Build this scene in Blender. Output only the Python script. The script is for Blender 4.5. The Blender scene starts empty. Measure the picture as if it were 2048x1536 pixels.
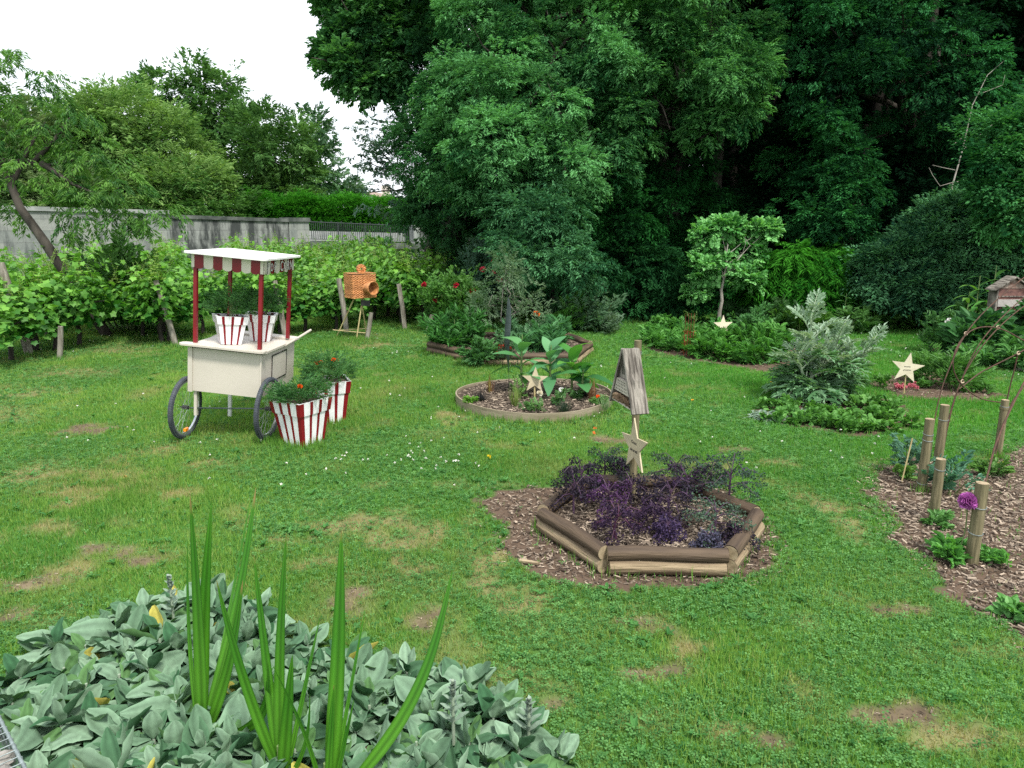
import bpy, math, random
import numpy as np
from mathutils import Matrix, Vector
R_ = math.radians
rng = np.random.default_rng(7)
random.seed(7)
scene = bpy.context.scene
C = scene.collection
# ------------------------------------------------------------------ camera, world, sun
CAM_H, PITCH, FPX = 2.2, 0.212, 1450.0
cam_d = bpy.data.cameras.new('camera'); cam = bpy.data.objects.new('camera', cam_d); C.objects.link(cam)
cam.location = (0, 0, CAM_H); cam.rotation_euler = (math.pi/2-PITCH, 0, 0)
cam_d.sensor_width = 36; cam_d.lens = FPX/2048*36; cam_d.clip_end = 2000; cam_d.clip_start = .05
scene.camera = cam
SUN_EL, SUN_AZ = R_(58), R_(150)        # azimuth measured clockwise from +Y
world = bpy.data.worlds.new('World'); scene.world = world; world.use_nodes = True
nt = world.node_tree; nt.nodes.clear()
def N(t, x=None, **k):
    n = (x or nt).nodes.new(t)
    for a, b in k.items(): setattr(n, a, b)
    return n
sky = N('ShaderNodeTexSky', sky_type='NISHITA', sun_disc=False, sun_elevation=SUN_EL, sun_rotation=SUN_AZ)
tc = N('ShaderNodeTexCoord'); ns = N('ShaderNodeTexNoise'); ns.inputs['Scale'].default_value = 1.6; ns.inputs['Detail'].default_value = 6
rp = N('ShaderNodeValToRGB'); rp.color_ramp.elements[0].position = .33; rp.color_ramp.elements[0].color = (.72, .72, .72, 1)
rp.color_ramp.elements[1].position = .62; rp.color_ramp.elements[1].color = (1, 1, 1, 1)
mx = N('ShaderNodeMix', data_type='RGBA'); mx.inputs['B'].default_value = (10.2, 10.6, 11.2, 1)
bg = N('ShaderNodeBackground'); bg.inputs['Strength'].default_value = .097
wo = N('ShaderNodeOutputWorld')
L = nt.links.new
L(tc.outputs['Generated'], ns.inputs['Vector']); L(ns.outputs['Fac'], rp.inputs['Fac']); L(rp.outputs['Color'], mx.inputs['Factor'])
L(sky.outputs['Color'], mx.inputs['A']); L(mx.outputs['Result'], bg.inputs['Color']); L(bg.outputs['Background'], wo.inputs['Surface'])
sd = bpy.data.lights.new('sun', 'SUN'); sun = bpy.data.objects.new('sun', sd); C.objects.link(sun)
sd.energy = 3.3; sd.angle = R_(9); sd.color = (1, .96, .88)
sdir = Vector((math.sin(SUN_AZ)*math.cos(SUN_EL), math.cos(SUN_AZ)*math.cos(SUN_EL), math.sin(SUN_EL)))
sun.rotation_euler = sdir.to_track_quat('Z', 'Y').to_euler()
scene.view_settings.view_transform = 'Standard'; scene.view_settings.look = 'None'
scene.view_settings.exposure = .72; scene.view_settings.gamma = 1
scene.cycles.max_bounces = 6; scene.cycles.diffuse_bounces = 3; scene.cycles.transmission_bounces = 3; scene.cycles.transparent_max_bounces = 4
scene.cycles.use_denoising = False

# ------------------------------------------------------------------ geometry helpers
cp, sp = math.cos(PITCH), math.sin(PITCH)
def ray(px, py):
    u, v = (px-1024)/FPX, (768-py)/FPX
    return np.array([u, cp+v*sp, v*cp-sp])
def G(px, py, z=0.0):                      # where the picture point meets the level z
    d = ray(px, py); t = (z-CAM_H)/d[2]
    return np.array([0, 0, CAM_H])+d*t
def D(px, py, t):                          # point at forward distance t
    return np.array([0, 0, CAM_H])+ray(px, py)*t
def Z(x, y, py):                           # height over (x, y) seen on picture row py
    v = (768-py)/FPX
    return CAM_H+(v*y*cp-y*sp)/(cp+v*sp)
def unit(a): return a/np.maximum(np.linalg.norm(a, axis=-1, keepdims=True), 1e-9)
def frames(d, n):                          # columns: side, along, normal
    y = unit(d); x = unit(np.cross(y, n)); z = np.cross(x, y)
    return np.stack([x, y, z], -1)
_lat = rng.random((64, 64))
def vnoise(x, y, s=1.0, o=0):
    x = np.asarray(x)*s+o*13.7+500; y = np.asarray(y)*s+o*7.3+500
    xi = np.floor(x).astype(int); yi = np.floor(y).astype(int); fx = x-xi; fy = y-yi
    fx = fx*fx*(3-2*fx); fy = fy*fy*(3-2*fy)
    g = lambda a, b: _lat[a % 64, b % 64]
    return (g(xi, yi)*(1-fx)+g(xi+1, yi)*fx)*(1-fy)+(g(xi, yi+1)*(1-fx)+g(xi+1, yi+1)*fx)*fy
def fbm(x, y, s=1.0, o=0, n=4):
    r = 0; a = .5; t = 0
    for i in range(n): r = r+a*vnoise(x, y, s*2**i, o+i*3); t += a; a *= .5
    return r/t
class MB:
    def __init__(s): s.v = []; s.f = []; s.c = []; s.n = 0
    def add(s, v, f, c=(1, 1, 1)):
        v = np.asarray(v, float).reshape(-1, 3); f = np.asarray(f, dtype=np.int64)
        c = np.broadcast_to(np.asarray(c, float), (len(v), 3))
        s.v.append(v); s.f.append(f+s.n); s.c.append(c); s.n += len(v); return s
    def poly(s, v, c=(1, 1, 1)):
        return s.add(v, [list(range(len(v)))], c)
    def box(s, a, b, c=(1, 1, 1)):
        (x0, y0, z0), (x1, y1, z1) = a, b
        v = [(x0, y0, z0), (x1, y0, z0), (x1, y1, z0), (x0, y1, z0), (x0, y0, z1), (x1, y0, z1), (x1, y1, z1), (x0, y1, z1)]
        return s.add(v, [(3, 2, 1, 0), (4, 5, 6, 7), (0, 1, 5, 4), (1, 2, 6, 5), (2, 3, 7, 6), (3, 0, 4, 7)], c)
    def tube(s, P, r, n=8, c=(1, 1, 1), cap=True, jit=0):
        P = np.asarray(P, float); r = np.broadcast_to(np.asarray(r, float), (len(P),))
        d = unit(np.gradient(P, axis=0)); ref = np.array([0, 0, 1.]) if abs(d[0][2]) < .9 else np.array([1., 0, 0])
        a = np.linspace(0, 2*np.pi, n, endpoint=False); V = []
        x = unit(np.cross(d[0], ref))
        for i in range(len(P)):
            x = unit(x-d[i]*np.dot(x, d[i])); y = np.cross(d[i], x)
            rr = r[i]*(1+(rng.random(n)-.5)*jit)
            V.append(P[i]+(np.cos(a)[:, None]*x+np.sin(a)[:, None]*y)*rr[:, None])
        V = np.concatenate(V); k = len(P); F = []
        for i in range(k-1):
            for j in range(n): F.append((i*n+j, i*n+(j+1) % n, (i+1)*n+(j+1) % n, (i+1)*n+j))
        s.add(V, F, c)
        if cap:
            s.poly(V[:n][::-1], c); s.poly(V[-n:], c)
        return s
    def prism(s, pts, z0, z1, c=(1, 1, 1)):     # extruded outline in xy
        p = np.array(pts, float); n = len(p)
        a = np.c_[p, np.full(n, z0)]; b = np.c_[p, np.full(n, z1)]
        s.poly(a[::-1], c); s.poly(b, c)
        s.add(np.r_[a, b], [(i, (i+1) % n, n+(i+1) % n, n+i) for i in range(n)], c); return s
    def scatter(s, T, pos, Rm, sc, col, tip=None):
        V, F = T; V = np.asarray(V, float); n = len(pos); m = len(V)
        sc = np.asarray(sc, float)
        if sc.ndim == 1: sc = np.repeat(sc[:, None], 3, 1)
        X = V[None]*sc[:, None, :]
        W = np.einsum('nij,nmj->nmi', Rm, X)+pos[:, None, :]
        F = np.asarray(F); Fa = (F[None]+(np.arange(n)*m)[:, None, None]).reshape(-1, F.shape[1])
        c = np.repeat(np.asarray(col, float)[:, None, :], m, 1)
        if tip is not None: c = c*np.asarray(tip)[None, :, None]
        s.add(W.reshape(-1, 3), Fa, c.reshape(-1, 3)); return s
    def build(s, name, mat=None, parent=None, loc=None, rot=None, smooth=False):
        me = bpy.data.meshes.new(name)
        if s.v:
            v = np.concatenate(s.v); c = np.concatenate(s.c)
            loops = np.concatenate([f.ravel() for f in s.f]); tot = np.concatenate([np.full(len(f), f.shape[1]) for f in s.f])
            me.vertices.add(len(v)); me.vertices.foreach_set('co', v.astype(np.float32).ravel())
            me.loops.add(len(loops)); me.loops.foreach_set('vertex_index', loops.astype(np.int32))
            me.polygons.add(len(tot)); st = np.r_[0, np.cumsum(tot)[:-1]]
            me.polygons.foreach_set('loop_start', st.astype(np.int32)); me.polygons.foreach_set('loop_total', tot.astype(np.int32))
            me.polygons.foreach_set('use_smooth', np.full(len(tot), bool(smooth)))
            at = me.color_attributes.new('Col', 'FLOAT_COLOR', 'POINT')
            at.data.foreach_set('color', np.c_[c, np.ones(len(c))].astype(np.float32).ravel())
            me.update(calc_edges=True)
        if mat: me.materials.append(mat)
        o = bpy.data.objects.new(name, me); C.objects.link(o)
        if parent: o.parent = parent
        if loc is not None: o.location = loc
        if rot is not None: o.rotation_euler = rot
        return o
def tag(o, label=None, cat=None, group=None, kind=None):
    if label: o['label'] = label
    if cat: o['category'] = cat
    if group: o['group'] = group
    if kind: o['kind'] = kind
    return o
def thing(name, label, cat, loc=(0, 0, 0), rz=0, group=None):
    o = bpy.data.objects.new(name, None); C.objects.link(o); o.location = loc; o.rotation_euler = (0, 0, rz)
    return tag(o, label, cat, group)
def dup(root, label=None, loc=None, rz=None, scale=None):
    r = root.copy(); C.objects.link(r)
    for ch in root.children:
        c = ch.copy(); C.objects.link(c); c.parent = r
        for g in ch.children:
            d = g.copy(); C.objects.link(d); d.parent = c
    if label: r['label'] = label
    if loc is not None: r.location = loc
    if rz is not None: r.rotation_euler = (0, 0, rz)
    if scale is not None: r.scale = scale if hasattr(scale, '__len__') else (scale,)*3
    return r

# ------------------------------------------------------------------ materials
def mat_base(name):
    m = bpy.data.materials.new(name); m.use_nodes = True
    t = m.node_tree; return m, t, t.nodes['Principled BSDF'], t.nodes['Material Output']
def leafmat(name, rough=.5, spec=.35, trans=.3, tint=(1.25, 1.35, .55), noise=0):
    m, t, b, o = mat_base(name); a = N('ShaderNodeAttribute', t, attribute_name='Col'); col = a.outputs['Color']
    if noise:
        tcn = N('ShaderNodeTexCoord', t); n1 = N('ShaderNodeTexNoise', t); n1.inputs['Scale'].default_value = noise; n1.inputs['Detail'].default_value = 4
        mr = N('ShaderNodeMapRange', t); mr.inputs['To Min'].default_value = .75; mr.inputs['To Max'].default_value = 1.25
        mm = N('ShaderNodeMix', t, data_type='RGBA', blend_type='MULTIPLY'); mm.inputs['Factor'].default_value = 1
        t.links.new(tcn.outputs['Object'], n1.inputs['Vector']); t.links.new(n1.outputs['Fac'], mr.inputs['Value'])
        t.links.new(col, mm.inputs['A']); t.links.new(mr.outputs['Result'], mm.inputs['B']); col = mm.outputs['Result']
    t.links.new(col, b.inputs['Base Color']); b.inputs['Roughness'].default_value = rough
    b.inputs['Specular IOR Level'].default_value = spec
    if trans:
        tr = N('ShaderNodeBsdfTranslucent', t); mx = N('ShaderNodeMixShader', t); mx.inputs[0].default_value = trans
        mu = N('ShaderNodeMix', t, data_type='RGBA', blend_type='MULTIPLY'); mu.inputs['Factor'].default_value = 1; mu.inputs['B'].default_value = (*tint, 1)
        t.links.new(col, mu.inputs['A']); t.links.new(mu.outputs['Result'], tr.inputs['Color'])
        t.links.new(b.outputs[0], mx.inputs[1]); t.links.new(tr.outputs[0], mx.inputs[2]); t.links.new(mx.outputs[0], o.inputs['Surface'])
    return m
def pmat(name, c1, c2=None, scale=8, rough=.6, bump=.0, stretch=(1, 1, 1), metal=0, detail=6, attr=False, c3=None, spec=.4, ramp=(.35, .65), bscale=None):
    m, t, b, o = mat_base(name); b.inputs['Roughness'].default_value = rough; b.inputs['Metallic'].default_value = metal
    b.inputs['Specular IOR Level'].default_value = spec
    c2 = c2 or tuple(x*.8 for x in c1)
    tcn = N('ShaderNodeTexCoord', t); mp = N('ShaderNodeMapping', t); mp.inputs['Scale'].default_value = stretch
    n1 = N('ShaderNodeTexNoise', t); n1.inputs['Scale'].default_value = scale; n1.inputs['Detail'].default_value = detail
    t.links.new(tcn.outputs['Object'], mp.inputs[0]); t.links.new(mp.outputs[0], n1.inputs['Vector'])
    r = N('ShaderNodeValToRGB', t); e = r.color_ramp.elements
    e[0].position = ramp[0]; e[0].color = (*c1, 1); e[1].position = ramp[1]; e[1].color = (*c2, 1)
    if c3: k = e.new(.85); k.color = (*c3, 1)
    t.links.new(n1.outputs['Fac'], r.inputs[0]); out = r.outputs[0]
    if attr:
        a = N('ShaderNodeAttribute', t, attribute_name='Col')
        mu = N('ShaderNodeMix', t, data_type='RGBA', blend_type='MULTIPLY'); mu.inputs['Factor'].default_value = 1
        t.links.new(out, mu.inputs['A']); t.links.new(a.outputs['Color'], mu.inputs['B']); out = mu.outputs['Result']
    t.links.new(out, b.inputs['Base Color'])
    if bump:
        n2 = N('ShaderNodeTexNoise', t); n2.inputs['Scale'].default_value = bscale or scale*2.5; n2.inputs['Detail'].default_value = 8
        t.links.new(mp.outputs[0], n2.inputs['Vector'])
        bp = N('ShaderNodeBump', t); bp.inputs['Strength'].default_value = bump; bp.inputs['Distance'].default_value = .02
        t.links.new(n2.outputs['Fac'], bp.inputs['Height']); t.links.new(bp.outputs[0], b.inputs['Normal'])
    return m
LEAF = leafmat('leaf', rough=.5, spec=.25, trans=.32); LEAFD = leafmat('leaf_dull', rough=.75, spec=.05, trans=.28)
FUZZ = leafmat('woolly_leaf', rough=.85, spec=.15, trans=.12, tint=(1.1, 1.3, .7), noise=60)
GRASS = leafmat('grass_blade', rough=.6, spec=.15, trans=.38)
PETAL = leafmat('petal', rough=.6, spec=.2, trans=.25, tint=(1.1, 1, 1))
PAINT = leafmat('painted_board', rough=.35, spec=.4, trans=0, noise=9)
MULCH = leafmat('wood_chip', rough=.85, spec=.15, trans=0, noise=30)
BARK = pmat('bark', (.022, .018, .014), (.06, .052, .042), 6, .9, .8, (1, 1, .25))
PALEBARK = pmat('pale_bark', (.2, .18, .15), (.32, .3, .26), 10, .85, .5, (1, 1, .3))
STEM = pmat('green_stem', (.1, .16, .05), (.16, .22, .08), 12, .6)
POSTW = pmat('vine_post_wood', (.13, .115, .09), (.27, .25, .21), 5, .9, .7, (6, 6, .7))
LOGW = pmat('log_wood', (.04, .026, .017), (.10, .068, .042), 2.6, .75, .8, (.6, 6, 6), c3=(.34, .26, .16), ramp=(.38, .66))
LOGL = pmat('pale_log_wood', (.09, .06, .035), (.27, .205, .125), 3.2, .8, .9, (.6, 8, 8), c3=(.38, .31, .2), ramp=(.32, .62))
POLEW = pmat('treated_pole_wood', (.09, .08, .04), (.2, .17, .095), 6, .7, .4, (7, 7, .6))
CREAM = pmat('cream_paint', (.52, .475, .41), (.46, .42, .36), 2.2, .45, .04, ramp=(.4, .8), bscale=60)
WHITE = pmat('white_paint', (.8, .8, .78), (.7, .7, .67), 3, .35, .05)
RED = pmat('red_paint', (.21, .010, .017), (.15, .007, .013), 5, .35, .05)
BLACKM = pmat('black_plate', (.012, .012, .013), (.02, .02, .02), 8, .5)
RUBBER = pmat('tyre_rubber', (.035, .042, .055), (.06, .068, .08), 14, .7, .3)
CHROME = pmat('rim_metal', (.6, .62, .64), (.45, .47, .5), 20, .3, metal=.8)
STEEL = pmat('dark_steel', (.035, .05, .05), (.07, .09, .09), 10, .45, metal=.5)
RUST = pmat('rusty_rod', (.10, .05, .032), (.05, .028, .02), 40, .85, .3)
WIRE = pmat('galvanised_wire', (.25, .3, .3), (.14, .17, .17), 30, .5, metal=.3)
WICKER = pmat('wicker', (.38, .15, .045), (.55, .25, .09), 22, .6, .2, attr=True)
CANE = pmat('bamboo_cane', (.38, .3, .14), (.5, .42, .22), 12, .5)
EDGING = pmat('edging_board', (.28, .235, .17), (.17, .145, .09), 3, .6, .3, (1, 1, 3), ramp=(.4, .75))
STARW = pmat('star_plywood', (.50, .43, .29), (.42, .36, .24), 9, .6, .1)
STARP = pmat('pale_star_plywood', (.68, .62, .47), (.58, .52, .38), 9, .6, .1)
GREYWOOD = pmat('weathered_wood', (.07, .06, .05), (.27, .245, .21), 5, .9, .9, (9, .9, .9), ramp=(.38, .58))
BRICKY = pmat('drilled_block', (.45, .41, .34), (.32, .29, .24), 12, .8, .3)
STONE = pmat('gabion_stone', (.12, .11, .105), (.36, .34, .31), 9, .9, .6, attr=True)
KERB = pmat('kerb_stone', (.3, .28, .23), (.42, .4, .34), 7, .9, .5)
SOIL = pmat('soil', (.035, .025, .018), (.09, .066, .045), 14, .95, .8)
IRON = pmat('railing_iron', (.02, .03, .03), (.05, .06, .06), 10, .6)
INK = pmat('ink', (.02, .018, .015), (.03, .03, .03), 10, .7)
CUTEND = pmat('cut_end_wood', (.35, .28, .18), (.2, .15, .09), 25, .85, .2)

# ------------------------------------------------------------------ leaf templates (along +Y, normal +Z)
T_DIA = ([(0, 0, 0), (.5, .42, .1), (0, 1, -.05), (-.5, .42, .1)], [(0, 1, 2), (0, 2, 3)])
T_OVAL = ([(0, 0, 0), (.36, .2, .07), (.5, .5, .1), (.33, .8, .03), (0, 1, -.1), (-.33, .8, .03), (-.5, .5, .1), (-.36, .2, .07), (0, .5, 0)],
          [(8, 0, 1), (8, 1, 2), (8, 2, 3), (8, 3, 4), (8, 4, 5), (8, 5, 6), (8, 6, 7), (8, 7, 0)])
_vl = [(0, .0), (.3, -.12), (.5, .12), (.42, .3), (.62, .55), (.36, .62), (.22, .72), (0, 1.02), (-.22, .72), (-.36, .62), (-.62, .55), (-.42, .3), (-.5, .12), (-.3, -.12)]
T_VINE = ([(x, y, .12*abs(x)-.1*y*y) for x, y in _vl]+[(0, .38, .03)], [(14, i, (i+1) % 14) for i in range(14)])
T_BLADE = ([(-.5, 0, 0), (.5, 0, 0), (.4, .5, .06), (-.4, .5, .06), (0, 1, .25)], [(0, 1, 2), (0, 2, 3), (3, 2, 4)])
T_CLOV = ([], [])
for k in range(3):
    a = k*2.094; b = len(T_CLOV[0])
    for (r, da) in ((.06, 0), (.75, -.5), (1, 0), (.75, .5)):
        T_CLOV[0].append((math.sin(a+da)*r, math.cos(a+da)*r, .18*r if da else .08*r))
    T_CLOV[1].append((b, b+3, b+2)); T_CLOV[1].append((b, b+2, b+1))
def strip_template(prof, bend=.3, fold=.15, n=8, wave=0):
    V = []; F = []
    for i in range(n+1):
        t = i/n; w = prof(t); z = -bend*t*t; y = t*(1-.25*abs(bend)*t)
        wz = wave*math.sin(t*17)
        V += [(-w, y, z+fold*w*2+wz*w), (0, y, z), (w, y, z+fold*w*2-wz*w)]
    for i in range(n):
        a = i*3; F += [(a, a+1, a+4), (a, a+4, a+3), (a+1, a+2, a+5), (a+1, a+5, a+4)]
    return (V, F)
def strip5(prof, bend=.3, cup=.2, n=9, wave=.0, ph=0):
    V = []; F = []; M = []
    for i in range(n+1):
        t = i/n; w = prof(t); z = -bend*t*t; y = t*(1-.25*abs(bend)*t)
        for k in (-1, -.5, 0, .5, 1):
            V.append((w*k, y, z+cup*w*abs(k)**1.5*2+wave*w*abs(k)*math.sin(t*13+ph+k*1.3))); M.append(1.3 if abs(k) == 1 else (1.2 if k == 0 else .86))
    for i in range(n):
        for j in range(4): a = i*5+j; F.append((a, a+1, a+6, a+5))
    return (V, F), M
def rot_from(az, el):
    return np.stack([np.sin(az)*np.cos(el), np.cos(az)*np.cos(el), np.sin(el)], -1)
def colmix(a, b, t): return np.asarray(a)*(1-t)[:, None]+np.asarray(b)*t[:, None]

# a spray: leaves along a short twig with side shoots; local frame y = along, z = up
def make_spray(n, lw, spread=.5, droop=0., pinn=False):
    P = []; Dr = []; Nn = []
    for i in range(n):
        t = (i+.5)/n*.95+.05
        s = (rng.random()-.5)*2*spread*(1-.35*t)
        if pinn: s = (1 if i % 2 else -1)*.02
        p = np.array([s, t, (rng.random()-.5)*spread*.6-droop*(t*t+s*s*.6)])
        d = np.array([(1 if s > 0 else -1)*(.7+.5*rng.random()), .5+rng.random()*.6, (rng.random()-.5)*.7-droop*1.3])
        P.append(p); Dr.append(d); Nn.append((rng.normal()*.35, rng.normal()*.35, 1))
    return np.array(P), unit(np.array(Dr)), unit(np.array(Nn))
SPR = {'droop': [make_spray(34, 1, .42, .55) for _ in range(4)], 'up': [make_spray(30, 1, .42, .1) for _ in range(4)], 'flat': [make_spray(34, 1, .6, .18) for _ in range(4)], 'ash': [make_spray(32, 1, .5, .32) for _ in range(5)]}
def add_sprays(mb, pos, dirs, size, T, ll, lw, cA, cB, kind, tcol, jit=.18, ups=None):
    K = len(SPR[kind]); which = rng.integers(0, K, len(pos))
    up = np.tile([0, 0, 1.], (len(pos), 1)) if ups is None else ups
    up = up+rng.normal(size=up.shape)*.15
    Fm = frames(dirs, up)
    for k in range(K):
        i = np.where(which == k)[0]
        if len(i) == 0: continue
        P, Dr, Nn = SPR[kind][k]; m = len(P)
        W = np.einsum('nij,mj->nmi', Fm[i], P)*size[i][:, None, None]+pos[i][:, None, :]
        Dw = np.einsum('nij,mj->nmi', Fm[i], Dr); Nw = np.einsum('nij,mj->nmi', Fm[i], Nn)
        q = len(i)*m
        s = ll*(.7+.6*rng.random(q)); sw = s*lw/ll
        t = np.clip(np.repeat(tcol[i], m)+rng.normal(size=q)*jit, 0, 1)
        c = colmix(cA, cB, t)
        mb.scatter(T, W.reshape(-1, 3), frames(Dw.reshape(-1, 3), Nw.reshape(-1, 3)), np.stack([sw, s, s], 1), c)
def crown(mb, blobs, nsub, nspray, T, ll, lw, cA, cB, kind='droop', sub_r=.9, spray=.55, shell=.55, gap=0., skew=1.):
    """blobs (cx,cy,cz,rx,ry,rz); each gets nsub*volume-ish clumps of nspray sprays."""
    for b in blobs:
        c = np.array(b[:3]); r = np.array(b[3:6]); k = max(3, int(nsub*(b[6] if len(b) > 6 else 1)))
        d = unit(rng.normal(size=(k, 3))); rad = shell+(1-shell)*rng.random(k)**.6
        rad = rad*(.72+.5*rng.random(k))
        sc = c+d*rad[:, None]*r
        for j in range(k):
            if rng.random() < gap: continue
            m = max(2, int(nspray*(.6+.8*rng.random())))
            sr = sub_r*(.6+.8*rng.random())
            dd = unit(rng.normal(size=(m, 3))+np.array([0, 0, .35])+d[j]*.5)
            pp = sc[j]+dd*sr*(rng.random(m)**(.3 if kind == 'ash' else .5))[:, None]*np.array([1, 1, .75])
            out = unit(dd+d[j]*.4+rng.normal(size=(m, 3))*.25)
            if kind == 'ash': out = unit(out*np.array([1, 1, .7])+np.array([0, 0, -.12]))
            if kind == 'droop': out = unit(out*np.array([1, 1, .4])+np.array([0, 0, -.25]))
            tc_ = np.clip(rng.random()**skew*.9+.02+rng.normal(size=m)*.1, 0, 1)
            add_sprays(mb, pp, out, spray*(.7+.6*rng.random(m)), T, ll, lw, cA, cB, kind, tc_)
def limbs(mb, base, top, targets, r0, c=(1, 1, 1), wob=.25, k0=3):
    base = np.array(base, float); top = np.array(top, float); n = 9
    P = np.array([base+(top-base)*t for t in np.linspace(0, 1, n)]); P[1:-1, :2] += rng.normal(size=(n-2, 2))*wob*.35
    r = r0*(1.25-.95*np.linspace(0, 1, n)); r[0] *= 1.25
    mb.tube(P, r, 10, c, jit=.15)
    for tg in targets:
        tg = np.array(tg, float); k = rng.integers(k0, n-1); s = P[k]; m = 6
        Q = np.array([s+(tg-s)*t for t in np.linspace(0, 1, m)]); Q[:, 2] += np.sin(np.linspace(0, np.pi, m))*np.linalg.norm(tg-s)*.08
        Q[1:-1] += rng.normal(size=(m-2, 3))*wob*.3
        mb.tube(Q, r[k]*.6*(1-.85*np.linspace(0, 1, m)), 6, c, jit=.1)
        for _ in range(3):
            j = rng.integers(2, m-1); e = Q[j]+rng.normal(size=3)*np.linalg.norm(tg-s)*.13+(tg-s)*.08
            mb.tube([Q[j], (Q[j]+e)/2+rng.normal(size=3)*.08, e], [r[k]*.22, r[k]*.14, r[k]*.03], 5, c)
def tree(name, label, cat, base, blobs, cA, cB, trunk_r=.2, nsub=20, nspray=14, T=T_DIA, ll=.13, lw=.035, kind='droop', sub_r=.8, spray=.55, bark=None, group=None, mat=None, gap=0, shell=.55, top=None, ntg=1, skew=1., wob=.25):
    th = thing(name, label, cat, base, 0, group); b0 = np.array(base, float)
    bl = [tuple(np.array(b[:3])-b0)+tuple(b[3:]) for b in blobs]
    mb = MB(); crown(mb, bl, nsub, nspray, T, ll, lw, cA, cB, kind, sub_r, spray, shell, gap, skew); mb.build('crown', mat or LEAFD, th)
    tr = MB(); tp = top-b0 if top is not None else np.mean([b[:3] for b in bl], 0)+np.array([0, 0, .3])
    tg = []
    for b in bl:
        for _ in range(ntg): tg.append(np.array(b[:3])+rng.normal(size=3)*np.array(b[3:6])*.35*(ntg > 1))
    limbs(tr, (0, 0, -.1), tp, tg, trunk_r, wob=wob, k0=3 if wob > .1 else 5); tr.build('trunk', bark or BARK, th, smooth=True)
    return th
def bush(name, label, cat, x, y, w, h, n=160, ll=.12, lw=.03, cA=(.04, .1, .02), cB=(.1, .2, .04), T=T_DIA, kind='up', d=None, z=0, mat=None, group=None, spray=None, nst=8, flat=False, upness=.8, stemmat=None, flowers=None):
    """shoots fan out of the base; sprays of leaves sit along each shoot, so the outline stays uneven"""
    d = d or w; th = thing(name, label, cat, (x, y, z), 0, group)
    spray = spray or max(.14, min(.34, h*.26))
    n = int(n*.62); ns_ = max(5, n//7); az = rng.random(ns_)*2*np.pi; rr = rng.random(ns_)**.55
    hm = h*np.sqrt(np.clip(1-rr**2*.7, .1, 1))*(.55+.5*rng.random(ns_))
    B0 = np.stack([np.cos(az)*rr*w*.22, np.sin(az)*rr*d*.22, 0*az], 1); Tp = np.stack([np.cos(az)*rr*w*.46, np.sin(az)*rr*d*.46, hm-spray*.45], 1)
    Tp[:, 2] = np.maximum(Tp[:, 2], .03)
    k = rng.integers(0, ns_, n); t = rng.random(n)**.75
    P = B0[k]*(1-t)[:, None]+Tp[k]*t[:, None]; P[:, 2] = Tp[k, 2]*t**.8; sd_ = spray*.35
    P += rng.normal(size=(n, 3))*sd_*np.array([1, 1, .4]); P[:, 2] = np.maximum(P[:, 2], .015)
    dr = unit((Tp-B0)[k]/max(h, w)*.9+rng.normal(size=(n, 3))*.42+np.array([0, 0, .25+.5*upness])*t[:, None])
    shade = rng.random(ns_)
    mb = MB(); add_sprays(mb, P, dr, spray*(.65+.6*rng.random(n)), T, ll, lw, cA, cB, kind, np.clip(.1+.45*shade[k]+.3*rng.random(n)+.15*t, 0, 1))
    mb.build('foliage', mat or LEAF, th)
    st = MB()
    for q in range(min(ns_, max(nst, 4))):
        st.tube([B0[q]*.6-np.array([0, 0, .03]), B0[q]*.5+Tp[q]*.5, Tp[q]], [.010*h+.003, .008*h+.002, .002], 5)
    st.build('stem', stemmat or STEM, th)
    if flowers:
        fc, fs, fn, pts = flowers
        for q in range(fn):
            if pts: c = np.array(pts[q % len(pts)])-np.array([x, y, z])
            else: c = Tp[np.argsort(-Tp[:, 2])[q % ns_]]+np.array([0, 0, spray*.5])
            fm = MB(); bloom(fm, (0, 0, 0), fs*(.8+.4*rng.random()), fc); fm.build('flower', PETAL, th, loc=tuple(c))
    return th
def bloom(mb, p, r, col, n=26, flat=.8):
    d = unit(rng.normal(size=(n, 3))*np.array([1, 1, flat])+np.array([0, 0, .4]))
    col = np.array(col)*(.8+.4*rng.random((n, 1)))
    mb.scatter(T_OVAL, np.tile(np.array(p, float), (n, 1))+d*r*.15, frames(d, rng.normal(size=(n, 3))), np.full(n, r), col)

# ------------------------------------------------------------------ ground: regions
def P2(pts, z=0): return np.array([G(a, b, z)[:2] for a, b in pts])
def inpoly(x, y, poly):
    r = np.zeros(x.shape, bool); n = len(poly)
    for i in range(n):
        x1, y1 = poly[i]; x2, y2 = poly[(i+1) % n]
        with np.errstate(divide='ignore', invalid='ignore'):
            c = ((y1 > y) != (y2 > y)) & (x < (x2-x1)*(y-y1)/(y2-y1)+x1)
        r ^= c
    return r
HEX = P2([(1210, 1148), (1458, 1150)])
_a, _b = HEX; _s = np.linalg.norm(_b-_a); _u = (_b-_a)/_s; _n = np.array([-_u[1], _u[0]])
_ctr = (_a+_b)/2+_n*_s*.866
HEXP = [_ctr+_s*(np.cos(k*np.pi/3)*_u+np.sin(k*np.pi/3)*_n) for k in (4, 5, 0, 1, 2, 3)]
HEXP = np.array(HEXP)
CIRC = (.28, 9.05, 1.0)
BED2 = np.array([(-1.5, 12.85), (-.4, 11.62), (1.02, 11.62), (1.42, 12.9), (1.1, 13.95), (-.9, 14.05)])
SKIRT = P2([(960, 1000), (1030, 985), (1120, 978), (1300, 950), (1480, 990), (1570, 1080), (1575, 1130), (1520, 1165), (1350, 1170), (1180, 1172), (1080, 1140), (1000, 1085), (1020, 1050)])
RMUL = P2([(1750, 935), (1830, 915), (1900, 945), (1985, 930), (2048, 893), (2500, 880), (2700, 1500), (2048, 1290), (1960, 1225), (1870, 1165), (1800, 1095), (1765, 1030), (1745, 980)])
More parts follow.
